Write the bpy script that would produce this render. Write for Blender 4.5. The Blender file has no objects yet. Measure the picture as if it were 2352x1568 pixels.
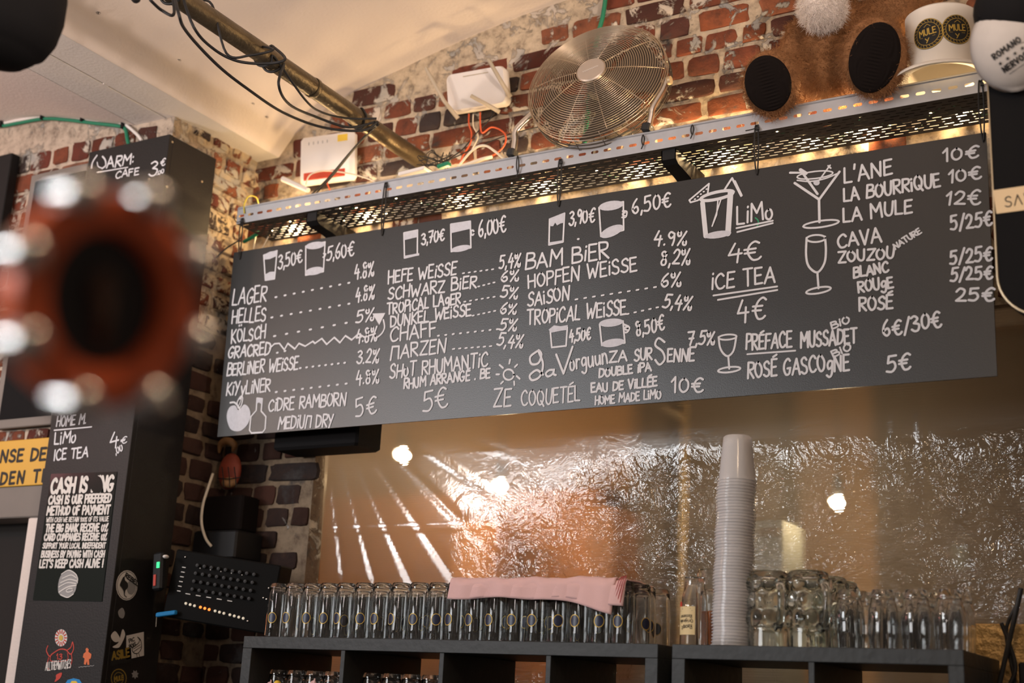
import bpy, bmesh, math, random
from mathutils import Vector, Matrix, Quaternion, noise

# ------------------------------------------------------------------ camera
SC = bpy.context.scene
COL = SC.collection
W_PX, H_PX, F_PX = 2352.0, 1568.0, 3125.0
CAM_Z = 1.5
PITCH, YAW, ROLL = math.radians(15.44), math.radians(-30.9), math.radians(-2.95)
_f = Vector((math.sin(YAW)*math.cos(PITCH), math.cos(YAW)*math.cos(PITCH), math.sin(PITCH)))
_r = Vector((math.cos(YAW), -math.sin(YAW), 0.0))
_d = -_r.cross(_f)
RIGHT = math.cos(ROLL)*_r + math.sin(ROLL)*_d
DOWN = -math.sin(ROLL)*_r + math.cos(ROLL)*_d
FWD = _f
EYE = Vector((0, 0, CAM_Z))
cd = bpy.data.cameras.new('camera')
cam = bpy.data.objects.new('camera', cd)
COL.objects.link(cam)
cam.matrix_world = Matrix(((RIGHT.x, -DOWN.x, -FWD.x, EYE.x), (RIGHT.y, -DOWN.y, -FWD.y, EYE.y),
                           (RIGHT.z, -DOWN.z, -FWD.z, EYE.z), (0, 0, 0, 1)))
cd.sensor_width = 36.0
cd.sensor_fit = 'HORIZONTAL'
cd.lens = 36.0*F_PX/W_PX
cd.clip_start = 0.05
cd.dof.use_dof = True
cd.dof.focus_distance = 3.7
cd.dof.aperture_fstop = 2.1
SC.camera = cam

# ------------------------------------------------------------------ colour management and sampling limits
SC.view_settings.view_transform = 'Standard'
SC.view_settings.look = 'None'
SC.view_settings.gamma = 1.0
SC.view_settings.use_curve_mapping = False
SC.view_settings.exposure = 0.25
cy = SC.cycles
cy.max_bounces = 14
cy.diffuse_bounces = 3
cy.glossy_bounces = 4
cy.transmission_bounces = 12
cy.transparent_max_bounces = 12
cy.sample_clamp_indirect = 4.0
cy.blur_glossy = 1.0

# ------------------------------------------------------------------ world and lights
wd = bpy.data.worlds.new('world')
SC.world = wd
wd.use_nodes = True
bg = wd.node_tree.nodes['Background']
bg.inputs[0].default_value = (1.0, 0.80, 0.66, 1)
bg.inputs[1].default_value = 0.10


def light(name, kind, loc, energy, color, size=0.1, target=None, size_y=None):
    l = bpy.data.lights.new(name, kind)
    l.energy = energy
    l.color = color
    o = bpy.data.objects.new(name, l)
    COL.objects.link(o)
    o.location = Vector(loc) + Vector((0, 0, CAM_Z))
    if kind == 'AREA':
        l.shape = 'RECTANGLE'
        l.size = size
        l.size_y = size_y or size
    else:
        l.shadow_soft_size = size
    if target is not None:
        dv = Vector(target) + Vector((0, 0, CAM_Z)) - o.location
        o.rotation_euler = dv.to_track_quat('-Z', 'Y').to_euler()
    return o


# daylight through the front windows, far behind on the left
light('window_daylight', 'AREA', (-6.0, -3.6, 2.25), 125, (0.93, 0.96, 1.0), 2.6, (-1.8, 3.2, 0.9), 0.85)
light('window_daylight_two', 'AREA', (-5.5, -5.0, 0.85), 125, (0.97, 0.96, 0.97), 3.4, (-1.4, 3.2, 0.6), 1.15)
# unseen warm lamps assumed over the bar, above and beside the frame
light('assumed_bar_lamp', 'POINT', (-0.2, 0.9, 1.55), 26, (1.0, 0.70, 0.44), 0.07)
light('assumed_bar_lamp_two', 'POINT', (-4.9, 0.9, 1.4), 26, (1.0, 0.66, 0.48), 0.07)
for ul, ut, ue in (((0.35, 1.3, 1.0), (-1.4, 2.05, 2.25), 140), ((-3.95, 0.55, 0.8), (-3.5, 2.6, 2.0), 98), ((-0.9, 0.5, 1.2), (-1.95, 1.6, 2.2), 46)):  # added unseen spots that brighten the vault
    ol = light('vault_fill_spot', 'SPOT', ul, ue, (1.0, 0.81, 0.70), 0.08, ut)
    ol.data.spot_size = math.radians(96)
    ol.data.spot_blend = 1.0
light('badge_fill_lamp', 'POINT', (-1.5, -0.6, 0.85), 13, (1.0, 0.86, 0.76), 0.09)  # added unseen lamp that brightens the badge near the lens
light('pink_neon_lamp', 'POINT', (-5.1, 1.7, 1.1), 9, (1.0, 0.34, 0.36), 0.1)
# warm tray lamps wash the wall above the cable tray from below
for tx, te in ((-2.93, 1.1), (-2.62, 0.9), (-2.25, 0.8), (-1.95, 1.0), (-1.62, 1.6), (-1.36, 1.9), (-1.10, 1.0), (-0.95, 1.9), (-0.70, 1.0)):
    light('tray_lamp', 'POINT', (tx, 3.365, 1.585), te*2.0, (1.0, 0.66, 0.32), 0.012)


# ------------------------------------------------------------------ pixel helpers: where a photo point lies on a plane of the room
def ray(x, y):
    return RIGHT*(x-W_PX/2) + DOWN*(y-H_PX/2) + FWD*F_PX


def at(x, y, Y):
    d = ray(x, y)
    return EYE + d*(Y/d.y)


def atX(x, y, X):
    d = ray(x, y)
    return EYE + d*(X/d.x)


def atZ(x, y, Z):
    d = ray(x, y)
    return EYE + d*((Z-CAM_Z)/d.z)


def Z(r):
    return r + CAM_Z


# ------------------------------------------------------------------ materials
def nodes_of(name):
    m = bpy.data.materials.new(name)
    m.use_nodes = True
    nt = m.node_tree
    return m, nt, nt.nodes, nt.links, nt.nodes['Principled BSDF']


def mat(name, col, rough=0.6, metal=0.0, emit=None, estr=1.0, bump=0.0, bscale=60.0, vary=0.0, vscale=8.0, coat=0.0, spec=None, alpha=None):
    m, nt, N, L, P = nodes_of(name)
    P.inputs['Base Color'].default_value = (*col, 1)
    P.inputs['Roughness'].default_value = rough
    P.inputs['Metallic'].default_value = metal
    if spec is not None:
        P.inputs['Specular IOR Level'].default_value = spec
    if coat:
        P.inputs['Coat Weight'].default_value = coat
        P.inputs['Coat Roughness'].default_value = 0.08
    if emit:
        P.inputs['Emission Color'].default_value = (*emit, 1)
        P.inputs['Emission Strength'].default_value = estr
    if vary or bump:
        tc = N.new('ShaderNodeTexCoord')
    if vary:
        n = N.new('ShaderNodeTexNoise'); n.inputs['Scale'].default_value = vscale; n.inputs['Detail'].default_value = 6
        L.new(tc.outputs['Object'], n.inputs['Vector'])
        mx = N.new('ShaderNodeMix'); mx.data_type = 'RGBA'
        mx.inputs[6].default_value = (*[max(0, c*(1-vary)) for c in col], 1)
        mx.inputs[7].default_value = (*[min(1, c*(1+vary)) for c in col], 1)
        L.new(n.outputs['Fac'], mx.inputs[0]); L.new(mx.outputs[2], P.inputs['Base Color'])
    if bump:
        n2 = N.new('ShaderNodeTexNoise'); n2.inputs['Scale'].default_value = bscale; n2.inputs['Detail'].default_value = 5
        L.new(tc.outputs['Object'], n2.inputs['Vector'])
        b = N.new('ShaderNodeBump'); b.inputs['Strength'].default_value = bump; b.inputs['Distance'].default_value = 0.01
        L.new(n2.outputs['Fac'], b.inputs['Height']); L.new(b.outputs['Normal'], P.inputs['Normal'])
    return m


def glass_mat(name, col=(1, 1, 1), rough=0.0, ior=1.45, bump=0.0, bscale=40):
    m, nt, N, L, P = nodes_of(name)
    N.remove(P)
    g = N.new('ShaderNodeBsdfGlass')
    g.inputs['Color'].default_value = (*col, 1); g.inputs['Roughness'].default_value = rough; g.inputs['IOR'].default_value = ior
    L.new(g.outputs[0], N['Material Output'].inputs['Surface'])
    if bump:
        tc = N.new('ShaderNodeTexCoord')
        n2 = N.new('ShaderNodeTexNoise'); n2.inputs['Scale'].default_value = bscale; n2.inputs['Detail'].default_value = 2
        L.new(tc.outputs['Object'], n2.inputs['Vector'])
        b = N.new('ShaderNodeBump'); b.inputs['Strength'].default_value = bump; b.inputs['Distance'].default_value = 0.01
        L.new(n2.outputs['Fac'], b.inputs['Height']); L.new(b.outputs['Normal'], g.inputs['Normal'])
    return m


def masonry_mat(name, smear=0.5, smear_col=(0.60, 0.53, 0.45), scale=1.0):
    """brick colours come per brick from the 'tone' attribute; old mortar is smeared over them"""
    m, nt, N, L, P = nodes_of(name)
    at_ = N.new('ShaderNodeAttribute'); at_.attribute_name = 'tone'
    tc = N.new('ShaderNodeTexCoord')

    def noi(s, d, r=0.6, dist=0.0):
        n = N.new('ShaderNodeTexNoise'); n.inputs['Scale'].default_value = s*scale; n.inputs['Detail'].default_value = d
        n.inputs['Roughness'].default_value = r; n.inputs['Distortion'].default_value = dist
        L.new(tc.outputs['Object'], n.inputs['Vector']); return n

    def ramp(src, a, b):
        r = N.new('ShaderNodeMapRange'); r.inputs['From Min'].default_value = a; r.inputs['From Max'].default_value = b
        L.new(src, r.inputs['Value']); return r.outputs[0]

    def mix(fac, a, b, kind='MIX'):
        x = N.new('ShaderNodeMix'); x.data_type = 'RGBA'; x.blend_type = kind
        L.new(fac, x.inputs[0])
        for i, v in ((6, a), (7, b)):
            if isinstance(v, tuple):
                x.inputs[i].default_value = (*v, 1)
            else:
                L.new(v, x.inputs[i])
        return x.outputs[2]
    fine = noi(55, 8, 0.7)
    tone = mix(ramp(fine.outputs['Fac'], 0.3, 0.75), at_.outputs['Color'], (0.055, 0.03, 0.022))
    tone = mix(ramp(noi(23, 4).outputs['Fac'], 0.35, 0.6), tone, at_.outputs['Color'])
    sm = ramp(noi(13, 9, 0.68, 0.6).outputs['Fac'], 0.5+0.22*(1-smear), 0.5+0.22*(1-smear)+0.045)
    grey = mix(ramp(noi(5, 4).outputs['Fac'], 0.42, 0.6), smear_col, (0.36, 0.35, 0.33))
    col = mix(sm, tone, grey)
    soot = ramp(noi(7, 7, 0.65, 0.3).outputs['Fac'], 0.60, 0.70)
    col = mix(soot, col, (0.055, 0.05, 0.05))
    L.new(col, P.inputs['Base Color'])
    P.inputs['Roughness'].default_value = 0.93
    P.inputs['Specular IOR Level'].default_value = 0.25
    b1 = N.new('ShaderNodeBump'); b1.inputs['Strength'].default_value = 0.75; b1.inputs['Distance'].default_value = 0.006
    ad = N.new('ShaderNodeMath'); ad.operation = 'ADD'
    L.new(fine.outputs['Fac'], ad.inputs[0]); L.new(sm, ad.inputs[1])
    L.new(ad.outputs[0], b1.inputs['Height']); L.new(b1.outputs['Normal'], P.inputs['Normal'])
    return m


def plaster_mat(name, col, stain=(0.5, 0.36, 0.24)):
    m, nt, N, L, P = nodes_of(name)
    tc = N.new('ShaderNodeTexCoord')
    n = N.new('ShaderNodeTexNoise'); n.inputs['Scale'].default_value = 2.2; n.inputs['Detail'].default_value = 7
    L.new(tc.outputs['Object'], n.inputs['Vector'])
    mx = N.new('ShaderNodeMix'); mx.data_type = 'RGBA'
    mx.inputs[6].default_value = (*col, 1); mx.inputs[7].default_value = (*[a*0.9 for a in col], 1)
    L.new(n.outputs['Fac'], mx.inputs[0])
    L.new(mx.outputs[2], P.inputs['Base Color'])
    P.inputs['Roughness'].default_value = 0.9
    n2 = N.new('ShaderNodeTexNoise'); n2.inputs['Scale'].default_value = 90; n2.inputs['Detail'].default_value = 6
    L.new(tc.outputs['Object'], n2.inputs['Vector'])
    b = N.new('ShaderNodeBump'); b.inputs['Strength'].default_value = 0.35; b.inputs['Distance'].default_value = 0.004
    L.new(n2.outputs['Fac'], b.inputs['Height']); L.new(b.outputs['Normal'], P.inputs['Normal'])
    return m


def film_mat():
    m, nt, N, L, P = nodes_of('clear_crinkled_film')
    N.remove(P)
    out = N['Material Output']
    tc = N.new('ShaderNodeTexCoord')

    def noi(s, d, r=0.5, dist=0.0, sc=(1, 1, 1), rot=(0, 0, 0), kind='FBM'):
        mp = N.new('ShaderNodeMapping'); mp.inputs['Scale'].default_value = sc; mp.inputs['Rotation'].default_value = rot
        L.new(tc.outputs['Object'], mp.inputs['Vector'])
        n = N.new('ShaderNodeTexNoise'); n.inputs['Scale'].default_value = s; n.inputs['Detail'].default_value = d
        n.inputs['Roughness'].default_value = r; n.inputs['Distortion'].default_value = dist
        n.noise_type = kind
        L.new(mp.outputs[0], n.inputs['Vector']); return n.outputs['Fac']

    def bump(h, st, dist, nrm=None):
        b = N.new('ShaderNodeBump'); b.inputs['Strength'].default_value = st; b.inputs['Distance'].default_value = dist
        L.new(h, b.inputs['Height'])
        if nrm:
            L.new(nrm, b.inputs['Normal'])
        return b

    def math_(op, a, b=None):
        k = N.new('ShaderNodeMath'); k.operation = op
        for i, v in ((0, a), (1, b)):
            if v is None:
                continue
            if isinstance(v, (int, float)):
                k.inputs[i].default_value = v
            else:
                L.new(v, k.inputs[i])
        return k.outputs[0]
    # crinkles: how strongly the sheet is crushed comes with the mesh (the 'crush' attribute)
    cr = N.new('ShaderNodeAttribute'); cr.attribute_name = 'crush'
    rid = math_('ABSOLUTE', math_('SUBTRACT', noi(11, 4, 0.55, 0.9), 0.5))
    rid2 = math_('ABSOLUTE', math_('SUBTRACT', noi(27, 3, 0.5, 0.6, (1, 1, 0.7), (0, 0.7, 0)), 0.5))
    h = math_('ADD', math_('MULTIPLY', rid, 1.6), math_('MULTIPLY', rid2, 0.6))
    h = math_('MULTIPLY', h, cr.outputs['Fac'])
    b1 = bump(h, 1.0, 0.034)
    gl = N.new('ShaderNodeBsdfGlossy'); gl.inputs['Roughness'].default_value = 0.10; gl.inputs['Color'].default_value = (1, 1, 1, 1)
    L.new(b1.outputs['Normal'], gl.inputs['Normal'])
    # stretch marks: very fine horizontal ribs that smear a lamp behind the film upwards and downwards
    wv = N.new('ShaderNodeTexWave'); wv.bands_direction = 'Z'; wv.inputs['Scale'].default_value = 45; wv.inputs['Distortion'].default_value = 0.6
    L.new(tc.outputs['Object'], wv.inputs['Vector'])
    b2 = bump(wv.outputs['Fac'], 1.0, 0.010)
    rf = N.new('ShaderNodeBsdfRefraction'); rf.inputs['IOR'].default_value = 1.045; rf.inputs['Roughness'].default_value = 0.06
    L.new(b2.outputs['Normal'], rf.inputs['Normal'])
    rf2 = N.new('ShaderNodeBsdfRefraction'); rf2.inputs['IOR'].default_value = 1.10; rf2.inputs['Roughness'].default_value = 0.36
    tl = N.new('ShaderNodeBsdfTranslucent'); tl.inputs['Color'].default_value = (0.8, 0.76, 0.7, 1)
    df = N.new('ShaderNodeBsdfDiffuse'); df.inputs['Color'].default_value = (0.62, 0.6, 0.57, 1)
    tr = N.new('ShaderNodeBsdfTransparent'); tr.inputs['Color'].default_value = (0.97, 0.95, 0.92, 1)

    def mix(f, a, b):
        x = N.new('ShaderNodeMixShader')
        if isinstance(f, float):
            x.inputs[0].default_value = f
        else:
            L.new(f, x.inputs[0])
        L.new(a, x.inputs[1]); L.new(b, x.inputs[2]); return x.outputs[0]
    s = mix(0.30, tr.outputs[0], rf.outputs[0])
    s = mix(0.56, s, rf2.outputs[0])
    s = mix(0.12, s, tl.outputs[0])
    s = mix(0.02, s, df.outputs[0])
    fr = N.new('ShaderNodeFresnel'); fr.inputs['IOR'].default_value = 1.5
    L.new(b1.outputs['Normal'], fr.inputs['Normal'])
    fac = math_('MINIMUM', math_('ADD', math_('MULTIPLY', fr.outputs[0], 1.3), 0.0), 0.6)
    s = mix(fac, s, gl.outputs[0])
    L.new(s, out.inputs['Surface'])
    return m


M = {}
M['brick'] = masonry_mat('old_brick', 0.80)
M['brick_pier'] = masonry_mat('crumbling_brick', 1.15, (0.52, 0.41, 0.27), 1.3)
M['brick_shade'] = masonry_mat('shade_darkened_brick', 0.30, (0.30, 0.235, 0.165))  # darker smear, the shade on the lower walls put into the colour
M['plaster'] = plaster_mat('pinkish_white_plaster', (0.80, 0.72, 0.67))
M['beam'] = plaster_mat('white_gloss_paint', (0.76, 0.73, 0.70))
M['board'] = mat('blackboard_paint', (0.016, 0.0156, 0.0152), 0.36, bump=0.05, bscale=300, spec=0.6)
M['chalk'] = mat('chalk_marker', (0.68, 0.70, 0.75), 0.8)
M['chalk_fill'] = mat('chalk_marker_fill', (0.58, 0.60, 0.67), 0.8, vary=0.16, vscale=90)
M['chalk_green'] = mat('green_marker', (0.03, 0.30, 0.14), 0.7)
M['galv'] = mat('galvanised_steel', (0.47, 0.49, 0.53), 0.45, 0.55, vary=0.10, vscale=40)
M['galv_shade'] = mat('shaded_steel_underside', (0.10, 0.09, 0.08), 0.55, 0.4)  # darker steel: the shadow under the tray put into the colour
M['black'] = mat('black_plastic', (0.010, 0.010, 0.011), 0.5, spec=0.25)
M['mixer'] = mat('mixer_black', (0.006, 0.006, 0.006), 0.7, spec=0.08)
M['black_matt'] = mat('black_matt', (0.008, 0.008, 0.009), 0.85, spec=0.15)
M['rubber'] = mat('black_rubber', (0.010, 0.010, 0.011), 0.6)
M['pillar'] = mat('black_board_paint', (0.011, 0.0098, 0.0098), 0.55, bump=0.12, bscale=160, spec=0.35)
M['shelf'] = mat('black_ash_board', (0.024, 0.027, 0.028), 0.5, bump=0.15, bscale=40, spec=0.4)
M['white_plastic'] = mat('white_plastic', (0.78, 0.75, 0.73), 0.45)
M['grey_plastic'] = mat('beige_grey_plastic', (0.46, 0.40, 0.31), 0.5)
M['red_plastic'] = mat('red_plastic', (0.62, 0.07, 0.03), 0.4)
M['yellow'] = mat('yellow_sticker', (0.80, 0.55, 0.05), 0.5)
M['orange_cable'] = mat('orange_red_cable', (0.75, 0.12, 0.04), 0.45)
M['white_cable'] = mat('white_cable', (0.75, 0.68, 0.55), 0.5)
M['green_cable'] = mat('green_cable', (0.012, 0.20, 0.11), 0.5)
M['yellow_cable'] = mat('yellow_green_cable', (0.60, 0.52, 0.06), 0.5)
M['pipe'] = mat('tarnished_brass', (0.17, 0.135, 0.085), 0.36, 0.8, vary=0.5, vscale=14, bump=0.25, bscale=90)
M['chrome'] = mat('chrome', (0.75, 0.74, 0.72), 0.18, 1.0)
M['fanwire'] = mat('nickel_wire', (0.55, 0.47, 0.37), 0.30, 0.9)
M['fanblade'] = mat('brushed_blade', (0.075, 0.062, 0.05), 0.5, 0.4)
M['hub'] = mat('champagne_badge', (0.55, 0.48, 0.42), 0.4, 0.5)
M['fur'] = mat('brown_fur', (0.27, 0.125, 0.048), 0.85, vary=0.25, vscale=20)
M['fur_white'] = mat('cream_fur', (0.78, 0.71, 0.66), 0.9, vary=0.10, vscale=30)
M['cord'] = mat('dark_corduroy', (0.010, 0.0075, 0.007), 0.95, spec=0.1)
M['hat'] = mat('white_hat', (0.80, 0.75, 0.68), 0.55)
M['gold'] = mat('gold_print', (0.62, 0.42, 0.08), 0.45, 0.3)
M['brass'] = mat('pale_brass', (0.62, 0.50, 0.33), 0.42, 0.55)
M['cap_white'] = mat('cap_cotton', (0.55, 0.52, 0.50), 0.9, vary=0.12, vscale=25)
M['ink'] = mat('black_ink', (0.012, 0.012, 0.012), 0.7)
M['white_ink'] = mat('white_ink', (0.70, 0.68, 0.65), 0.6)
M['grey_ink'] = mat('grey_ink', (0.30, 0.30, 0.30), 0.6)
M['red_ink'] = mat('red_ink', (0.55, 0.05, 0.03), 0.6)
M['orange_ink'] = mat('orange_ink', (0.70, 0.16, 0.05), 0.6)
M['gold_ink'] = mat('dull_gold_ink', (0.30, 0.20, 0.03), 0.6)
M['poster'] = mat('glossy_black_poster', (0.008, 0.013, 0.012), 0.16, bump=0.05, bscale=9, coat=0.6)
M['pink'] = mat('pink_cotton', (0.76, 0.50, 0.49), 0.95, bump=0.2, bscale=700)
M['pink_red'] = mat('pink_red_check', (0.45, 0.09, 0.10), 0.95)
M['sign_yellow'] = mat('old_yellow_enamel', (0.62, 0.36, 0.04), 0.45)
M['backwall'] = mat('tan_board_wall', (0.44, 0.235, 0.095), 0.85, vary=0.25, vscale=3)
M['dark_post'] = mat('dark_steel_post', (0.085, 0.052, 0.027), 0.7)
M['cardboard'] = mat('orange_carton', (0.50, 0.20, 0.07), 0.85, vary=0.2, vscale=8)
M['fridge'] = mat('pale_appliance', (0.17, 0.18, 0.16), 0.6)
M['goldfoil'] = mat('golden_textured_panel', (0.55, 0.36, 0.14), 0.45, 0.5, bump=0.8, bscale=50)
M['glass'] = glass_mat('clear_glass', (0.995, 0.998, 0.995))
M['mugglass'] = glass_mat('thick_mug_glass', (0.97, 0.988, 0.975), 0.0, 1.48)
M['navy'] = mat('navy_print', (0.012, 0.018, 0.05), 0.35)
M['film'] = film_mat()
M['ring_red'] = mat('orange_red_enamel', (0.80, 0.14, 0.04), 0.34, 0.1)
M['dark_face'] = mat('dark_brown_face', (0.012, 0.007, 0.006), 0.55)
M['brown_fig'] = mat('brown_relief', (0.10, 0.045, 0.025), 0.6)
M['led'] = mat('warm_led', (1, 0.8, 0.5), 0.5, emit=(1.0, 0.68, 0.34), estr=40)
M['bulb'] = mat('lit_bulb', (1, 0.9, 0.7), 0.5, emit=(1.0, 0.74, 0.44), estr=600)
M['led_orange'] = mat('orange_button_light', (0.8, 0.2, 0.02), 0.5, emit=(1.0, 0.23, 0.04), estr=1.6)
M['led_white'] = mat('pale_button_light', (0.6, 0.55, 0.45), 0.5, emit=(1.0, 0.85, 0.65), estr=0.35)
M['led_green'] = mat('green_display_light', (0.02, 0.5, 0.15), 0.5, emit=(0.05, 1.0, 0.35), estr=0.8)
M['blue'] = mat('bright_blue_plastic', (0.01, 0.25, 0.62), 0.45)
M['tiki_red'] = mat('painted_red', (0.30, 0.055, 0.028), 0.6)
M['tiki_tan'] = mat('painted_tan', (0.42, 0.22, 0.09), 0.6)
M['lab_cream'] = mat('cream_label', (0.75, 0.60, 0.32), 0.6)
M['peel'] = mat('orange_drink', (0.80, 0.22, 0.03), 0.5)
M['grey_wall'] = mat('grey_lintel', (0.20, 0.18, 0.165), 0.85, vary=0.15)
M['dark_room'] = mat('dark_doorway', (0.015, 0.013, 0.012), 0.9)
M['floor'] = mat('dark_floor', (0.06, 0.05, 0.045), 0.7)


def cup_mat():
    m, nt, N, L, P = nodes_of('frosted_clear_plastic')
    P.inputs['Base Color'].default_value = (0.92, 0.90, 0.88, 1)
    P.inputs['Roughness'].default_value = 0.13
    tr = N.new('ShaderNodeBsdfTransparent'); tr.inputs['Color'].default_value = (0.95, 0.95, 0.96, 1)
    tl = N.new('ShaderNodeBsdfTranslucent'); tl.inputs['Color'].default_value = (0.85, 0.85, 0.88, 1)
    mx = N.new('ShaderNodeMixShader'); mx.inputs[0].default_value = 0.48
    L.new(tr.outputs[0], mx.inputs[1]); L.new(P.outputs[0], mx.inputs[2])
    m2 = N.new('ShaderNodeMixShader'); m2.inputs[0].default_value = 0.22
    L.new(mx.outputs[0], m2.inputs[1]); L.new(tl.outputs[0], m2.inputs[2])
    L.new(m2.outputs[0], N['Material Output'].inputs['Surface'])
    return m


M['cup'] = cup_mat()


# ------------------------------------------------------------------ mesh builder
def basis(n, up=Vector((0, 0, 1))):
    n = Vector(n).normalized()
    u = Vector(up).cross(n)
    if u.length < 1e-4:
        u = Vector((1, 0, 0)).cross(n)
    u.normalize()
    return u, n.cross(u).normalized(), n


class MB:
    def __init__(s):
        s.v, s.f, s.m, s.c = [], [], [], []
        s.mi = 0
        s.tone = None

    def face(s, idx):
        s.f.append(tuple(idx)); s.m.append(s.mi); s.c.append(s.tone)

    def add(s, pts):
        i = len(s.v); s.v += [Vector(p) for p in pts]; return i

    def poly(s, pts):
        i = s.add(pts); s.face(range(i, i+len(pts))); return s

    def box(s, lo, hi, bev=0.0):
        lo, hi = Vector(lo), Vector(hi)
        return s.obox((lo+hi)/2, (1, 0, 0), (0, 1, 0), (0, 0, 1), (hi-lo)/2, bev)

    def obox(s, c, u, v, w, h, bev=0.0):
        c, u, v, w = Vector(c), Vector(u).normalized(), Vector(v).normalized(), Vector(w).normalized()
        b = min(bev, min(h)*0.98)
        if b <= 0:
            i = s.add([c+u*h[0]*a+v*h[1]*e+w*h[2]*g for g in (-1, 1) for a, e in ((-1, -1), (1, -1), (1, 1), (-1, 1))])
            for q in ((3, 2, 1, 0), (4, 5, 6, 7), (0, 1, 5, 4), (1, 2, 6, 5), (2, 3, 7, 6), (3, 0, 4, 7)):
                s.face([i+k for k in q])
            return s
        # chamfered: octagonal rings with inset caps
        def ring(z, k):
            a, e = h[0]-k, h[1]-k
            return [c+u*x+v*y+w*z for x, y in ((-a+b, -e), (a-b, -e), (a, -e+b), (a, e-b), (a-b, e), (-a+b, e), (-a, e-b), (-a, -e+b))]
        i = s.add(ring(-h[2], b)+ring(-h[2]+b, 0)+ring(h[2]-b, 0)+ring(h[2], b))
        s.face([i+k for k in range(7, -1, -1)]); s.face([i+24+k for k in range(8)])
        for r in range(3):
            for k in range(8):
                s.face([i+r*8+k, i+r*8+(k+1) % 8, i+r*8+8+(k+1) % 8, i+r*8+8+k])
        return s

    def ringlist(s, rings, cap0=True, cap1=True, closed=False):
        n = len(rings[0]); i = s.add([p for r in rings for p in r]); R = len(rings)
        for r in range(R if closed else R-1):
            for k in range(n):
                a, b = i+r*n, i+((r+1) % R)*n
                s.face([a+k, a+(k+1) % n, b+(k+1) % n, b+k])
        if cap0 and not closed:
            s.face([i+k for k in range(n-1, -1, -1)])
        if cap1 and not closed:
            s.face([i+(R-1)*n+k for k in range(n)])
        return s

    def tube(s, path, r, seg=8, closed=False, cap=True):
        P = [Vector(p) for p in path]; n = len(P); rings = []
        u = None
        for i in range(n):
            if closed:
                t = P[(i+1) % n]-P[(i-1) % n]
            else:
                t = P[min(i+1, n-1)]-P[max(i-1, 0)]
            if t.length < 1e-9:
                t = Vector((0, 0, 1))
            t.normalize()
            if u is None:
                u = t.orthogonal().normalized()
            else:
                u = (u-t*u.dot(t))
                u = u.normalized() if u.length > 1e-6 else t.orthogonal().normalized()
            w = t.cross(u)
            rr = r[i] if isinstance(r, (list, tuple)) else r
            rings.append([P[i]+(u*math.cos(2*math.pi*k/seg)+w*math.sin(2*math.pi*k/seg))*rr for k in range(seg)])
        s.ringlist(rings, cap, cap, closed)
        return s

    def lathe(s, prof, o=(0, 0, 0), ax=(0, 0, 1), seg=24, cap0=False, cap1=False, closed=False, up=(0, 1, 0)):
        u, w, n = basis(ax, up)
        o = Vector(o)
        s.ringlist([[o+n*z+(u*math.cos(2*math.pi*k/seg)+w*math.sin(2*math.pi*k/seg))*max(r, 1e-5) for k in range(seg)] for r, z in prof], cap0, cap1, closed)
        return s

    def torus(s, o, ax, R, r, seg=48, sec=6, u=None, sq=(1, 1)):
        uu, ww, n = basis(ax, u or (0, 0, 1)); o = Vector(o)
        rings = []
        for k in range(seg):
            a = 2*math.pi*k/seg
            d = uu*math.cos(a)*sq[0]+ww*math.sin(a)*sq[1]
            dn = d.normalized()
            rings.append([o+d*R+(dn*math.cos(2*math.pi*j/sec)+n*math.sin(2*math.pi*j/sec))*r for j in range(sec)])
        return s.ringlist(rings, closed=True)

    def ball(s, o, r, seg=16, ax=(0, 0, 1), sc=(1, 1, 1)):
        n = max(6, seg//2)
        u, w, a = basis(ax)
        o = Vector(o)
        rings = []
        for i in range(n+1):
            t = math.pi*i/n
            rr, z = max(math.sin(t), 1e-4), -math.cos(t)
            rings.append([o+(u*math.cos(2*math.pi*k/seg)*rr*sc[0]+w*math.sin(2*math.pi*k/seg)*rr*sc[1]+a*z*sc[2])*r for k in range(seg)])
        return s.ringlist(rings)

    def prism(s, pts, d):
        """pts: outline (3-D), d: extrusion vector"""
        d = Vector(d); P = [Vector(p) for p in pts]; n = len(P)
        i = s.add(P+[p+d for p in P])
        s.face([i+k for k in range(n)]); s.face([i+n+k for k in range(n-1, -1, -1)])
        for k in range(n):
            s.face([i+(k+1) % n, i+k, i+n+k, i+n+(k+1) % n])
        return s

    def grid(s, fn, nu, nv):
        i = s.add([fn(a/nu, b/nv) for b in range(nv+1) for a in range(nu+1)])
        for b in range(nv):
            for a in range(nu):
                k = i+b*(nu+1)+a
                s.face([k, k+1, k+nu+2, k+nu+1])
        return s

    def build(s, name, mats, parent=None, smooth=None, origin=None, recalc=False):
        me = bpy.data.meshes.new(name)
        if parent is not None:
            top = parent
            while top.parent:
                top = top.parent
            org = Vector(top.location)
            if top is not parent and parent.type == 'MESH':
                org = Vector(top.location)
        else:
            if origin is not None:
                org = Vector(origin)
            else:
                xs = [p.x for p in s.v]; ys = [p.y for p in s.v]; zs = [p.z for p in s.v]
                org = Vector(((min(xs)+max(xs))/2, (min(ys)+max(ys))/2, min(zs)))
        me.from_pydata([p-org for p in s.v], [], s.f)
        if not isinstance(mats, (list, tuple)):
            mats = [mats]
        for m_ in mats:
            me.materials.append(m_)
        if len(mats) > 1:
            me.polygons.foreach_set('material_index', s.m)
        if any(c is not None for c in s.c):
            ca = me.color_attributes.new('tone', 'FLOAT_COLOR', 'CORNER')
            k = 0
            for fi, f in enumerate(s.f):
                c = s.c[fi] or (0.5, 0.5, 0.5)
                for _ in f:
                    ca.data[k].color = (*c, 1); k += 1
        if recalc:
            b = bmesh.new(); b.from_mesh(me); bmesh.ops.recalc_face_normals(b, faces=b.faces); b.to_mesh(me); b.free()
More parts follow.
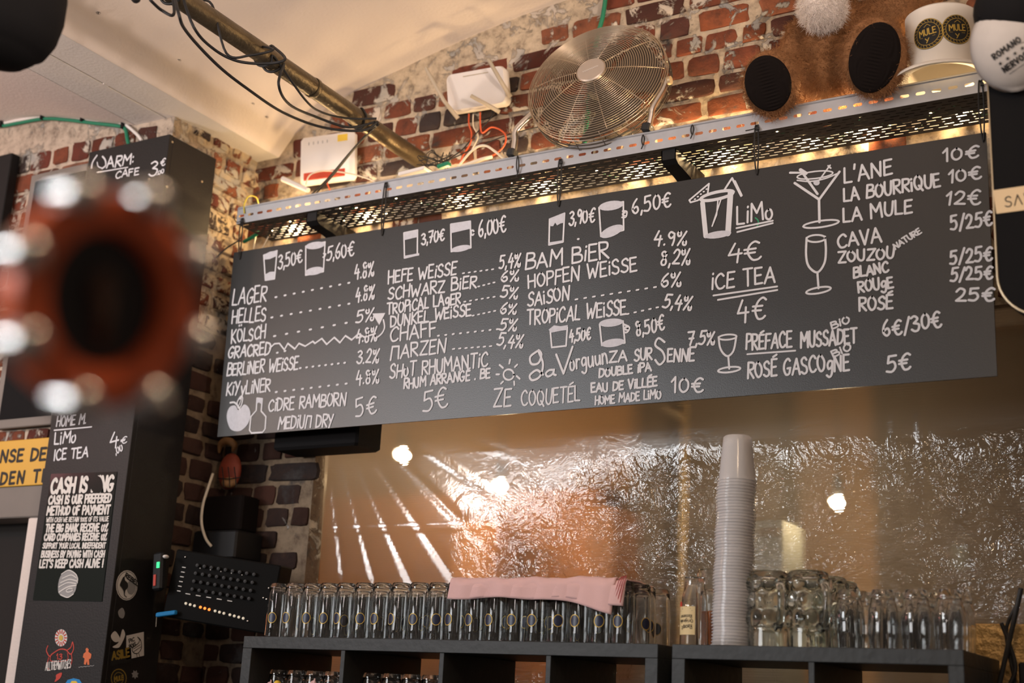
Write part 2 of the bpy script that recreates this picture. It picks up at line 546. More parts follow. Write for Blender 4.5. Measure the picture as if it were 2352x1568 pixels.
        if smooth is not None:
            me.polygons.foreach_set('use_smooth', [True]*len(me.polygons))
            if smooth < 180:
                try:
                    me.set_sharp_from_angle(angle=math.radians(smooth))
                except Exception:
                    pass
        me.update()
        o = bpy.data.objects.new(name, me)
        COL.objects.link(o)
        if parent is not None:
            o.parent = parent
        else:
            o.location = org
        return o


def tag(o, label=None, cat=None, group=None, kind=None):
    if label:
        o['label'] = label
    if cat:
        o['category'] = cat
    if group:
        o['group'] = group
    if kind:
        o['kind'] = kind
    return o


def thing(name, label, cat, loc, group=None):
    o = bpy.data.objects.new(name, None)
    o.empty_display_size = 0.05
    COL.objects.link(o)
    o.location = loc
    return tag(o, label, cat, group)


def copy_tree(o, parent=None):
    c = o.copy(); COL.objects.link(c)
    if parent is not None:
        c.parent = parent
    for ch in list(o.children):
        copy_tree(ch, c)
    return c


def smooth_path(pts, n=8, closed=False):
    P = [Vector(p) for p in pts]
    if len(P) < 3:
        return P
    out = []
    N_ = len(P)
    rng = range(N_ if closed else N_-1)
    for i in rng:
        p0 = P[(i-1) % N_] if closed or i > 0 else P[0]
        p1 = P[i]; p2 = P[(i+1) % N_]
        p3 = P[(i+2) % N_] if closed or i+2 < N_ else P[-1]
        for k in range(n):
            t = k/n
            out.append(0.5*((2*p1)+(p2-p0)*t+(2*p0-5*p1+4*p2-p3)*t*t+(3*p1-p0-3*p2+p3)*t**3))
    if not closed:
        out.append(P[-1])
    return out


NTH = ['zeroth', 'first', 'second', 'third', 'fourth', 'fifth', 'sixth', 'seventh', 'eighth', 'ninth', 'tenth', 'eleventh', 'twelfth',
       'thirteenth', 'fourteenth', 'fifteenth', 'sixteenth', 'seventeenth', 'eighteenth', 'nineteenth', 'twentieth']
TENS = {20: 'twenty', 30: 'thirty', 40: 'forty', 50: 'fifty', 60: 'sixty'}


def nth(k):
    if k <= 20:
        return NTH[k]
    t, u = k//10*10, k % 10
    return TENS[t][:-1]+'ieth' if u == 0 else TENS[t]+'-'+NTH[u]


# ------------------------------------------------------------------ hand lettering: single-stroke letters drawn with a round pen
GL = {
 'A': (.62, '0,0 .30,1 .62,0;.10,.36 .52,.36'), 'B': (.52, '0,0 .03,1;~.03,1 .42,.95 .44,.66 .06,.54;~.06,.54 .52,.46 .50,.08 0,0'),
 'C': (.56, '~.54,.82 .36,1 .10,.78 .02,.42 .18,.04 .42,.02 .56,.14'), 'D': (.56, '.02,0 .02,1;~.02,1 .46,.86 .56,.48 .38,.10 .02,0'),
 'E': (.46, '.02,0 .02,1;.02,1 .44,1;.02,.52 .38,.54;.02,0 .46,.02'), 'F': (.46, '.03,0 .02,1;.02,1 .46,1;.02,.54 .38,.56'),
 'G': (.58, '~.52,.86 .34,1 .08,.76 .02,.36 .20,.02 .46,.08 .54,.42;.56,.42 .32,.40'), 'H': (.54, '.02,0 .02,1;.52,0 .54,1;.02,.50 .53,.52'),
 'I': (.10, '.05,0 .05,1'), 'J': (.4, '~.36,1 .36,.2 .2,0 .02,.14'), 'K': (.52, '.02,0 .02,1;.50,.98 .04,.48 .52,0'), 'L': (.44, '.02,1 .02,.02 .44,0'),
 'M': (.72, '.02,0 .06,1 .36,.42 .66,1 .72,0'), 'N': (.58, '.02,0 .04,1 .52,0 .56,1'), 'O': (.58, '~.30,1 .06,.80 .02,.36 .24,.0 .50,.16 .56,.62 .30,1'),
 'P': (.46, '.03,0 .02,1;~.02,1 .44,.94 .44,.58 .04,.46'), 'Q': (.62, '~.30,1 .06,.80 .02,.36 .24,.0 .50,.16 .56,.62 .30,1;.34,.26 .62,-.12'),
 'R': (.52, '.03,0 .02,1;~.02,1 .46,.94 .44,.60 .05,.50;.10,.50 .52,0'), 'S': (.48, '~.46,.84 .30,1 .06,.84 .12,.58 .42,.40 .44,.12 .22,0 .0,.12'),
 'T': (.56, '0,1 .56,1;.28,1 .28,0'), 'U': (.54, '~.02,1 .03,.30 .22,0 .46,.14 .52,1'), 'V': (.54, '0,1 .26,0 .54,1'), 'W': (.80, '0,1 .18,0 .40,.62 .58,0 .80,1'),
 'X': (.52, '0,0 .52,1;0,1 .52,0'), 'Y': (.54, '0,1 .26,.48;.54,1 .14,-.06'), 'Z': (.54, '0,1 .54,1 .02,.02 .54,0'),
 'i': (.12, '.06,0 .06,.66;.06,.90 .065,.94'), 'o': (.42, '~.20,.60 .03,.42 .06,.08 .26,.0 .40,.24 .34,.54 .20,.60'), 'g': (.46, '~.42,.62 .18,.66 .04,.42 .16,.16 .40,.34 .42,.62;~.42,.62 .42,-.12 .24,-.34 .02,-.22'),
 'a': (.46, '~.38,.54 .18,.60 .02,.34 .12,.02 .32,.16 .40,.56;~.40,.56 .38,.14 .48,.0'), 'r': (.34, '.03,0 .04,.60;~.04,.36 .16,.58 .34,.56'), 'u': (.48, '~.02,.58 .04,.14 .20,.0 .38,.20 .42,.58;.42,.58 .46,.02'),
 'e': (.42, '~.04,.32 .36,.36 .30,.58 .10,.54 .02,.24 .18,.0 .42,.12'), 'n': (.46, '.03,0 .04,.58;~.04,.38 .20,.60 .38,.46 .44,.0'), 'z': (.42, '0,.58 .40,.58 .02,.02 .42,.0'), 's': (.36, '~.34,.52 .2,.6 .05,.48 .3,.24 .28,.04 .02,.04'),
 'y': (.46, '.02,.62 .22,.10;~.46,.62 .18,-.20 .0,-.30'), 'l': (.1, '.05,0 .05,1'), 'c': (.38, '~.36,.5 .2,.6 .03,.3 .18,0 .38,.1'), 't': (.34, '.16,.9 .16,.0 .3,0;0,.62 .34,.62'), 'd': (.44, '~.36,.5 .16,.58 .02,.28 .16,0 .36,.2;.38,1 .38,0'),
 'p': (.44, '.03,-.3 .04,.6;~.04,.5 .3,.6 .4,.3 .2,0 .04,.14'), 'm': (.62, '.03,0 .03,.58;~.03,.4 .2,.6 .3,.4 .3,0;~.3,.4 .46,.6 .58,.4 .6,0'), 'h': (.44, '.03,0 .03,1;~.03,.38 .2,.6 .38,.4 .4,0'), 'k': (.4, '.03,0 .03,1;.38,.6 .04,.3 .4,0'), 'b': (.42, '.03,1 .03,0;~.03,.5 .3,.6 .4,.3 .22,0 .03,.08'), 'f': (.34, '~.34,.96 .2,1 .16,.7 .16,0;0,.6 .32,.6'), 'v': (.4, '0,.6 .2,0 .4,.6'), 'w': (.6, '0,.6 .15,0 .3,.5 .45,0 .6,.6'), 'x': (.4, '0,0 .4,.6;0,.6 .4,0'),
 '0': (.50, '~.26,.96 .05,.70 .04,.24 .22,.0 .44,.22 .46,.70 .26,.96'), '1': (.26, '0,.70 .18,1 .20,0'), '2': (.52, '~.04,.76 .22,1 .44,.84 .36,.46 .04,.04;.04,.04 .52,.02'),
 '3': (.48, '~.04,.90 .26,1 .44,.80 .18,.54;~.18,.54 .48,.40 .40,.06 .18,.0 .0,.14'), '4': (.50, '.22,1 .02,.38 .50,.42;.38,.66 .36,-.06'), '5': (.50, '.50,1 .12,.98 .07,.56;~.07,.56 .36,.62 .46,.30 .28,.02 .0,.06'),
 '6': (.46, '~.38,1 .12,.66 .03,.24 .22,.0 .42,.18 .34,.46 .08,.34'), '7': (.48, '.0,.96 .48,1 .18,0;.10,.48 .44,.50'), '8': (.46, '~.40,.86 .20,1 .06,.80 .38,.34 .34,.04 .12,.02 .06,.28 .36,.66 .40,.86'), '9': (.46, '~.42,.86 .18,1 .05,.74 .22,.52 .42,.74;~.42,.80 .42,.36 .34,.0'),
 '%': (.62, '.56,1 .08,-.02;~.12,1 .01,.86 .08,.66 .22,.70 .22,.92 .12,1;~.50,.32 .39,.20 .44,.02 .58,.02 .60,.24 .50,.32'),
 '€': (.58, '~.56,.90 .40,1 .20,.80 .12,.42 .26,.04 .46,.02 .58,.14;0,.60 .42,.62;0,.40 .38,.41'),
 ',': (.10, '.08,.10 .02,-.16'), '.': (.10, '.05,.02 .06,.05'), ':': (.10, '.05,.16 .055,.20;.05,.62 .055,.66'), '/': (.36, '.36,1.02 .02,-.10'), '|': (.14, '.10,1.02 .05,-.05'),
 "'": (.12, '.08,1.14 .04,.84'), '!': (.10, '.06,1 .05,.30;.05,.03 .055,.06'), '-': (.36, '.02,.5 .34,.52'), '*': (.5, '.25,.2 .25,.9;.0,.4 .5,.7;.0,.7 .5,.4'), ' ': (.30, ''),
 'É': (.46, '.02,0 .02,1;.02,1 .44,1;.02,.52 .38,.54;.02,0 .46,.02;.14,1.14 .42,1.26'), 'Ö': (.58, '~.30,1 .06,.80 .02,.36 .24,.0 .50,.16 .56,.62 .30,1;.18,1.18 .18,1.24;.42,1.20 .42,1.26'),
 'Λ': (.56, '0,0 .28,1 .56,0'), 'Σ': (.52, '~.5,.98 .1,1 .02,.72 .12,.52 .46,.50;~.12,.52 .0,.28 .08,.0 .5,.02'),
 'W_': (.8, ''), 'П': (.62, '.02,-.05 .06,1 .56,.96 .60,0'), '…': (.5, ''),
}
_gl = {}


def glyph(ch):
    if ch not in _gl:
        w, s = GL.get(ch, GL['-'])
        st = []
        for part in s.split(';'):
            if not part:
                continue
            sm = part[0] == '~'
            pts = [Vector((float(a.split(',')[0]), float(a.split(',')[1]), 0)) for a in part.lstrip('~').split()]
            st.append([(p.x, p.y) for p in (smooth_path(pts, 5) if sm and len(pts) > 2 else pts)])
        _gl[ch] = (w, st)
    return _gl[ch]


def text_strokes(s, gap=0.15):
    """strokes in letter units (cap height 1) and the total width"""
    x, out = 0.0, []
    for ch in s:
        w, st = glyph(ch)
        out.append((x, w, st)); x += w+gap
    return out, max(x-gap, 0.1)


class Pen:
    """draws strokes into a mesh as flat round-ended ribbons through a map (a, b) -> point; units of a, b are metres on the surface"""

    def __init__(s, mb, fn, seed=1):
        s.mb, s.fn, s.rnd = mb, fn, random.Random(seed)

    def lift(s, a, b):
        """small outward step, a little more for every stroke, so that crossing strokes never share a plane"""
        e = 0.0004
        p = s.fn(a, b)
        n = (s.fn(a+e, b)-p).cross(s.fn(a, b+e)-p)
        n = n.normalized() if n.length > 0 else Vector((0, -1, 0))
        if n.dot(EYE-p) < 0:
            n = -n
        s.k = (getattr(s, 'k', 0)+1) % 24
        return n*(0.00003*s.k)

    def strip(s, P, w):
        h = w/2
        n_ = len(P)
        lv = s.lift(P[n_//2].x, P[n_//2].y)
        dirs = []
        for i in range(n_):
            d = P[min(i+1, n_-1)]-P[max(i-1, 0)]
            dirs.append(d.normalized() if d.length > 1e-9 else Vector((1, 0)))
        L_, R_ = [], []
        for p, d in zip(P, dirs):
            n = Vector((-d.y, d.x))*h
            L_.append(p+n); R_.append(p-n)
        pts = []
        t0 = math.atan2(-dirs[0].x, dirs[0].y)
        cap0 = [P[0]+Vector((math.cos(math.atan2(dirs[0].x, -dirs[0].y)+math.pi*q/6), math.sin(math.atan2(dirs[0].x, -dirs[0].y)+math.pi*q/6)))*h for q in range(7)]
        e = dirs[-1]
        cap1 = [P[-1]+Vector((math.cos(math.atan2(-e.x, e.y)+math.pi*q/6), math.sin(math.atan2(-e.x, e.y)+math.pi*q/6)))*h for q in range(7)]
        f = lambda p: s.fn(p.x, p.y)+lv
        mb = s.mb
        i0 = mb.add([f(p) for p in L_]+[f(p) for p in R_])
        for i in range(n_-1):
            mb.face([i0+n_+i, i0+n_+i+1, i0+i+1, i0+i])
        mb.poly([f(p) for p in cap0]); mb.poly([f(p) for p in cap1])

    def stroke(s, pts, w):
        P = [Vector((p[0], p[1])) for p in pts]
        Q = [P[0]]
        for p in P[1:]:
            if (p-Q[-1]).length > 1e-6:
                Q.append(p)
        if len(Q) == 1:
            Q.append(Q[0]+Vector((1e-5, 0)))
        cur = [Q[0]]
        for i in range(1, len(Q)):
            cur.append(Q[i])
            if i+1 < len(Q) and (Q[i]-Q[i-1]).normalized().dot((Q[i+1]-Q[i]).normalized()) < 0.6:
                s.strip(cur, w); cur = [Q[i]]
        s.strip(cur, w)

    def fill(s, pts):
        lv = s.lift(pts[0][0], pts[0][1])
        s.mb.poly([s.fn(p[0], p[1])+lv for p in pts])

    def text(s, txt, p0, p1, h, w, gap=0.15, jit=0.045, slant=0.0):
        st, tot = text_strokes(txt, gap)
        p0, p1 = Vector(p0), Vector(p1)
        d = p1-p0
        L_ = d.length
        ex = d/L_
        ey = Vector((-ex.y, ex.x))
        kx = L_/tot
        R_ = s.rnd
        for x, gw, strokes in st:
            jy, js, ja = R_.uniform(-jit, jit), 1+R_.uniform(-jit, jit)*1.5, R_.uniform(-jit, jit)*1.6
            for q in strokes:
                s.stroke([p0+ex*((x+a+b*(slant+ja))*kx)+ey*((b*js+jy)*h) for a, b in q], w)


class Photo:
    """places writing measured on the photograph onto a flat panel of the room"""

    def __init__(s, Y, off, name, parent, m, fr, w, axis='Y', seed=3, auto=0):
        s.auto = auto
        s.mb = MB(); s.Y, s.off, s.axis = Y, off, axis
        s.name, s.parent, s.m, s.fr, s.w = name, parent, m, fr, w
        if axis == 'Y':
            s.pen = Pen(s.mb, lambda a, b: Vector((a, Y-off, b)), seed)
        else:
            s.pen = Pen(s.mb, lambda a, b: Vector((Y+off, a, b)), seed)

    def p(s, x, y):
        ox, oy, k = s.fr
        if s.axis == 'Y':
            q = at(ox+x/k, oy+y/k, s.Y); return (q.x, q.z)
        q = atX(ox+x/k, oy+y/k, s.Y); return (q.y, q.z)

    def cut(s):
        if s.mb.f:
            o = s.mb.build(s.name, s.m, s.parent)
            s.mb.v, s.mb.f, s.mb.m, s.mb.c = [], [], [], []
            return o

    def t(s, txt, x0, y0, x1, y1, h, w=None, cut=None, **k):
        if s.auto and cut is not False and (s.auto == 2 or not txt[0].isdigit()):
            s.cut()
        a, b = s.p(x0, y0), s.p(x1, y1)
        c = s.p((x0+x1)/2, (y0+y1)/2-h)
        m_ = Vector(((a[0]+b[0])/2, (a[1]+b[1])/2))
        s.pen.text(txt, a, b, (Vector(c)-m_).length, w or s.w, **k)
        return s

    def l(s, pts, w=None, sm=False, closed=False):
        q = [s.p(*a) for a in pts]
        if sm:
            q = [(v.x, v.y) for v in smooth_path([Vector((a[0], a[1], 0)) for a in q], 6, closed)]
            if closed:
                q.append(q[0])
        elif closed:
            q.append(q[0])
        s.pen.stroke(q, w or s.w)
        return s

    def f(s, pts, sm=False):
        s.mb.mi = 1 if isinstance(s.m, (list, tuple)) else 0
        q = [s.p(*a) for a in pts]
        if sm:
            q = [(v.x, v.y) for v in smooth_path([Vector((a[0], a[1], 0)) for a in q], 6, True)]
        s.pen.fill(q)
        s.mb.mi = 0
        return s

    def dots(s, x0, y0, x1, y1, n, ln=6, w=None):
        for i in range(n):
            t = i/(n-1)
            x, y = x0+(x1-x0)*t, y0+(y1-y0)*t
            s.l([(x-ln/2, y+ln*0.1), (x+ln/2, y-ln*0.1)], w)
        return s

    def ell(s, cx, cy_, rx, ry, rot=0, w=None, fill=False):
        pts = []
        for k in range(20):
            a = 2*math.pi*k/20
            x, y = rx*math.cos(a), ry*math.sin(a)
            pts.append((cx+x*math.cos(rot)-y*math.sin(rot), cy_+x*math.sin(rot)+y*math.cos(rot)))
        if fill:
            return s.f(pts)
        return s.l(pts, w, closed=True)

    def done(s, label=None):
        o = s.mb.build(s.name, s.m, s.parent)
        if label:
            o['label'] = label
        return o


# ------------------------------------------------------------------ masonry: every brick is a weathered lump standing out of the mortar
def masonry(mb, O, u, v, n, wid, hei, seed, skip=None, row=0.072, head=0.108, stretch=0.205, mortar=(0.56, 0.47, 0.36), rough=1.0, joint=0.013, stretch_p=0.25, mort_rects=None, base=True, in_shade=False):
    R_ = random.Random(seed)
    O, u, v, n = Vector(O), Vector(u), Vector(v), Vector(n)
    mb.tone = mortar
    if base:
        for (a0, b0, a1, b1) in (mort_rects or [(0, 0, wid, hei)]):
            mb.poly([O+u*a0+v*b0, O+u*a1+v*b0, O+u*a1+v*b1, O+u*a0+v*b1])
    b = 0.0
    r_i = 0
    while b < hei:
        a = -R_.uniform(0, head)
        long_row = R_.random() < stretch_p
        rh = row*R_.uniform(0.93, 1.07)
        while a < wid:
            w = (stretch if (long_row and R_.random() < 0.8) or R_.random() < 0.12 else head)*R_.uniform(0.85, 1.12)
            c = (a+w/2, b+rh/2)
            if c[0]-w*0.30 > 0 and c[0]+w*0.30 < wid and not (skip and skip(c[0], c[1], w)):
                g = joint*R_.uniform(0.6, 1.3)*rough
                hw, hh = w/2-g/2, rh/2-g/2*R_.uniform(0.7, 1.2)
                if R_.random() < 0.10:
                    hw *= 0.8
                base_c = R_.choice([(0.20, 0.055, 0.032), (0.23, 0.07, 0.038), (0.16, 0.045, 0.032), (0.27, 0.085, 0.04), (0.10, 0.04, 0.032), (0.055, 0.042, 0.042), (0.19, 0.06, 0.035), (0.30, 0.11, 0.06)])
                k_ = R_.uniform(0.55, 1.05)
                if in_shade:  # dark brick tones imitate shade
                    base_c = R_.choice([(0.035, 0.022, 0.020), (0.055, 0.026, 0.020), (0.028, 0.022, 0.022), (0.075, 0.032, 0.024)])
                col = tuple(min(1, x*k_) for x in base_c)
                dep = R_.uniform(0.004, 0.011)*rough
                ring = []
                NP = 16
                ph = R_.uniform(0, 9)
                for k in range(NP):
                    t = 2*math.pi*k/NP
                    ct, st = math.cos(t), math.sin(t)
                    ex = 0.28
                    x = math.copysign(abs(ct)**ex, ct)*hw
                    y = math.copysign(abs(st)**ex, st)*hh
                    j = 1+R_.uniform(-0.07, 0.035)*rough
                    ring.append((x*j+0.003*math.sin(ph+k), y*j*(1+R_.uniform(-0.04, 0.03))))
                tilt = (R_.uniform(-.03, .03), R_.uniform(-.05, .05))
                P3 = lambda q, s_, d_: O+u*(c[0]+q[0]*s_)+v*(c[1]+q[1]*s_)+n*(d_+q[0]*tilt[0]*s_+q[1]*tilt[1]*s_)
                i = mb.add([P3(q, 1.03, -0.003) for q in ring]+[P3(q, 0.985, dep*0.7) for q in ring]+[P3(q, 0.86, dep+R_.uniform(-.0012, .0012)*rough) for q in ring]+[O+u*c[0]+v*c[1]+n*(dep+R_.uniform(-.001, .002))])
                mb.tone = col
                for r in range(2):
                    for k in range(NP):
                        mb.face([i+r*NP+k, i+r*NP+(k+1) % NP, i+(r+1)*NP+(k+1) % NP, i+(r+1)*NP+k])
                for k in range(NP):
                    mb.face([i+2*NP+k, i+2*NP+(k+1) % NP, i+3*NP])
                mb.tone = mortar
            a += w
        b += rh
        r_i += 1
    return mb


# ------------------------------------------------------------------ the room
D = 3.42          # face of the back wall
OPX0, OPX1, OPZ0, OPZ1 = -2.765, 0.9, Z(-1.1), Z(1.06)     # opening that the film covers
VAULT = [(-3.05, 1.876), (-3.02, 1.915), (-2.985, 1.955), (-2.93, 1.992), (-2.85, 2.030), (-2.763, 2.063), (-2.581, 2.106), (-2.406, 2.148), (-2.236, 2.182), (-2.071, 2.208), (-1.895, 2.226), (-1.65, 2.240), (-1.4, 2.240)]
VAULT += [(-2.9-x, z) for x, z in reversed(VAULT[:-2])]


def vault_z(x):
    for (x0, z0), (x1, z1) in zip(VAULT, VAULT[1:]):
        if x0 <= x <= x1:
            return z0+(z1-z0)*(x-x0)/(x1-x0)
    return 1.876


def structure(o):
    o['kind'] = 'structure'
    return o


# back wall: brick above and to the left of the opening
mb = MB()
WX0, WX1, WZ0, WZ1 = -3.35, 1.0, Z(-1.1), Z(2.30)
wid, hei = WX1-WX0, WZ1-WZ0


def skip_back(a, b, w):
    x, z = WX0+a, WZ0+b-CAM_Z
    if z < 0.93 and x < OPX0:
        return True
    if x > OPX0-0.01 and z < OPZ1-CAM_Z:
        return True
    vz = vault_z(x)
    if z > vz+0.03:
        return True
    # old plaster left along the curve of the vault
    d = vz-z
    lim = (0.03 if x > -2.45 else 0.012)+(0.055 if x > -2.45 else 0.03)*noise.noise(Vector((x*2.3, 0.4, 0))) + (0.085 if -2.45 < x < -1.75 else 0.0)
    if d < lim:
        return True
    if -3.05 < x < -2.83 and z > 1.62 and noise.noise(Vector((x*9, z*9, 2))) > -0.25:
        return True
    if 1.60 < z < 1.66 and -1.62 < x < -1.2:
        return True
    if 1.38 < z < 1.56 and noise.noise(Vector((x*4, z*7, 8))) > -0.22:
        return True
    if abs(x+2.40) < 0.085 and abs(z-1.70) < 0.06:
        return True
    return False


rects = [(0, Z(0.93)-WZ0, OPX0-WX0, hei), (OPX0-WX0, OPZ1-WZ0, wid, hei)]
masonry(mb, (WX0, D, WZ0), (1, 0, 0), (0, 0, 1), (0, -1, 0), wid, hei, 5, skip_back, mort_rects=rects, mortar=(0.60, 0.50, 0.37))
# jamb and lintel reveal, and thickness of the wall
mb.tone = (0.16, 0.12, 0.09)
mb.poly([(OPX0, D, OPZ0), (OPX0, D+0.07, OPZ0), (OPX0, D+0.07, OPZ1), (OPX0, D, OPZ1)])
mb.poly([(OPX0, D, OPZ1), (OPX0, D+0.20, OPZ1), (OPX1+.1, D+0.20, OPZ1), (OPX1+.1, D, OPZ1)])
structure(mb.build('wall_back', M['brick'], smooth=35))

# lower part of the same wall: brick beside the opening, darkened to imitate shade
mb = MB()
masonry(mb, (WX0, D, WZ0), (1, 0, 0), (0, 0, 1), (0, -1, 0), OPX0-WX0, Z(0.93)-WZ0, 15, None, mortar=(0.26, 0.20, 0.14), in_shade=True)
structure(mb.build('wall_back_lower', M['brick_shade'], smooth=35))

# brick pier that carries the beam, and the wall to its left (its front lies nearer)
PX, PY = -3.15, 3.0
mb = MB()
masonry(mb, (PX, PY, Z(1.20)), (0, 1, 0), (0, 0, 1), (1, 0, 0), D-PY+0.02, 1.876-1.20, 9, None, mortar=(0.46, 0.36, 0.25), rough=1.5, stretch_p=0.1, head=0.095)
structure(mb.build('wall_pier_side', M['brick_pier'], smooth=35))
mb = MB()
masonry(mb, (PX, PY, Z(-1.1)), (0, 1, 0), (0, 0, 1), (1, 0, 0), D-PY+0.02, 1.20+1.1, 19, None, mortar=(0.24, 0.18, 0.12), in_shade=True, rough=1.3)  # lower pier side, its shade painted into brick and mortar
structure(mb.build('wall_pier_side_lower', M['brick_shade'], smooth=35))


LV = [(-3.33, 1.876), (-3.354, 1.880), (-3.45, 1.903), (-3.574, 1.939), (-3.70, 1.972), (-3.806, 1.993), (-3.92, 2.008), (-4.04, 2.017), (-4.3, 2.03), (-4.8, 2.03), (-5.2, 1.98), (-5.6, 1.876)]


def lv_z(x):
    for (x0, z0), (x1, z1) in zip(LV, LV[1:]):
        if x1 <= x <= x0:
            return z0+(z1-z0)*(x-x0)/(x1-x0)
    return 1.876


DX0, DX1, DZ1 = -4.35, -3.53, 0.545      # doorway at the lower left
mb = MB()
LX0 = -5.6


def skip_left(a, b, w):
    x, z = LX0+a, Z(-1.1)+b-CAM_Z
    if DX0-0.02 < x < DX1+0.02 and z < DZ1+0.12:
        return True
    if DX1-0.1 < x < DX1+0.05 and z < DZ1+0.12:
        return True
    return z > lv_z(x)-0.035-0.10*max(0, min(1, (-3.42-x)/0.35))


lw, lh = PX-LX0, 3.2
masonry(mb, (LX0, PY, Z(-1.1)), (1, 0, 0), (0, 0, 1), (0, -1, 0), lw, lh, 21, skip_left, mortar=(0.56, 0.47, 0.38),
        mort_rects=[(0, 0, DX0-LX0, lh), (DX1-LX0, 0, lw, lh), (DX0-LX0, DZ1+1.1, DX1-LX0, lh)])
mb.tone = (0.40, 0.34, 0.28)
for xx in (DX0, DX1):
    mb.poly([(xx, PY, Z(-1.1)), (xx, PY+0.4, Z(-1.1)), (xx, PY+0.4, Z(DZ1)), (xx, PY, Z(DZ1))])
structure(mb.build('wall_left', M['brick'], smooth=35))
mb = MB()
mb.box((DX0-0.02, PY-0.012, Z(DZ1)), (DX1+0.06, PY+0.40, Z(DZ1+0.105)), 0.004)
structure(mb.build('trim_1', M['grey_wall']))          # lintel above the doorway
mb = MB()
mb.box((DX1-0.045, PY-0.006, Z(-1.1)), (DX1+0.005, PY+0.30, Z(DZ1)), 0.004)
structure(mb.build('trim_2', M['plaster']))            # pale door jamb
mb = MB()
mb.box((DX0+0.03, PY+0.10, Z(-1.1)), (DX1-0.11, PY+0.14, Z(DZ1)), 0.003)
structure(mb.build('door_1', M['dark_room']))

# ceiling: two plastered vaults between painted beams
mb = MB()
for prof, y0, y1 in ((VAULT, -1.0, D+0.05), (LV, -1.0, PY+0.08)):
    n = 24
    for (x0, z0), (x1, z1) in zip(prof, prof[1:]):
        mb.poly([(x0, y0, Z(z0)), (x0, y1, Z(z0)), (x1, y1, Z(z1)), (x1, y0, Z(z1))] if x1 > x0 else [(x1, y0, Z(z1)), (x1, y1, Z(z1)), (x0, y1, Z(z0)), (x0, y0, Z(z0))])
o = mb.build('ceiling', M['plaster'])
b_ = bmesh.new(); b_.from_mesh(o.data); bmesh.ops.remove_doubles(b_, verts=b_.verts, dist=1e-4); b_.to_mesh(o.data); b_.free()
o.data.polygons.foreach_set('use_smooth', [True]*len(o.data.polygons))
structure(o)
# steel beam: bottom flange in two leaves with a dark slot between them
mb = MB()
mb.box((-3.187, -1.0, Z(1.876)), (-3.05, D+0.03, Z(1.894)), 0.002)
mb.box((-3.33, -1.0, Z(1.876)), (-3.193, PY+0.12, Z(1.894)), 0.002)
mb.box((-3.30, -1.0, Z(1.897)), (-3.08, PY+0.12, Z(1.93)))
for yy in (1.6, 2.15, 2.72):
    mb.box((-3.193, yy, Z(1.8755)), (-3.187, yy+0.02, Z(1.89)))
structure(mb.build('trim_3', M['beam']))
mb = MB()
mb.box((-3.192, -1.0, Z(1.885)), (-3.188, PY+0.1, Z(1.893)))
structure(mb.build('trim_4', M['dark_room']))

# floor, and the counter that carries the shelves
mb = MB()
mb.box((-6.5, -3.0, -0.1), (2.5, 5.4, 0.0))
structure(mb.build('floor', M['floor']))

# the room behind the film
mb = MB()
BY = 4.55
mb.box((-4.0, BY, 0.0), (2.4, BY+0.05, Z(2.2)))
structure(mb.build('wall_room_behind', M['backwall']))
mb = MB()
mb.box((-4.05, D+0.2, 0.0), (-4.0, BY, Z(2.2)))
structure(mb.build('wall_room_behind_left', M['backwall']))
mb = MB()
mb.box((-4.05, D+0.2, Z(2.2)), (2.4, BY+0.05, Z(2.25)))
structure(mb.build('ceiling_room_behind', M['plaster']))

# ------------------------------------------------------------------ cable tray under the vault
TY0, TY1 = 3.2, 3.385
TZ0, TZ1 = Z(1.543), Z(1.603)
TX0, TX1 = -3.012, -0.30
tray = thing('cable_tray', 'long slotted galvanised steel cable tray on the brick wall above the menu blackboard', 'cable tray', ((TX0+TX1)/2, TY1, TZ0))


def slotted(mb, fn, length, width, n_rows, pitch, slot, sw, edge, stagger=True, skip=None):
    """flat sheet with slots: fn(a, b) -> point, a along the length"""
    bs = [0.0]
    rowp = (width-2*edge)/n_rows
    for r in range(n_rows):
        c = edge+rowp*(r+0.5)
        bs += [c-sw/2, c+sw/2]
    bs.append(width)
    for r in range(len(bs)-1):
        b0, b1 = bs[r], bs[r+1]
        if r % 2 == 0:
            mb.poly([fn(0, b0), fn(length, b0), fn(length, b1), fn(0, b1)])
        else:
            row = (r-1)//2
            a = 0.0
            st = edge+(pitch/2 if stagger and row % 2 else 0)
            while st+slot < length-edge/2:
                mb.poly([fn(a, b0), fn(st, b0), fn(st, b1), fn(a, b1)])
                e = sw*0.5
                for s0, sg in ((st, 1), (st+slot, -1)):     # rounded slot ends
                    mb.poly([fn(s0, b0), fn(s0+sg*e*0.8, b0), fn(s0+sg*e*0.2, b0+sw*0.2), fn(s0, b0+sw*0.5)])
                    mb.poly([fn(s0, b1), fn(s0, b0+sw*0.5), fn(s0+sg*e*0.2, b1-sw*0.2), fn(s0+sg*e*0.8, b1)])
                a = st+slot
                st += pitch
            mb.poly([fn(a, b0), fn(length, b0), fn(length, b1), fn(a, b1)])
    return mb


TL = TX1-TX0
mb = MB()
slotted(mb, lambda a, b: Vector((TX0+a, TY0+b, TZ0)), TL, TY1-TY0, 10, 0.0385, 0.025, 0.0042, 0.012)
mb.build('tray_floor', M['galv_shade'], tray)
mb = MB()
slotted(mb, lambda a, b: Vector((TX0+a, TY0, TZ0+b)), TL, 0.052, 1, 0.040, 0.024, 0.0085, 0.008, False)
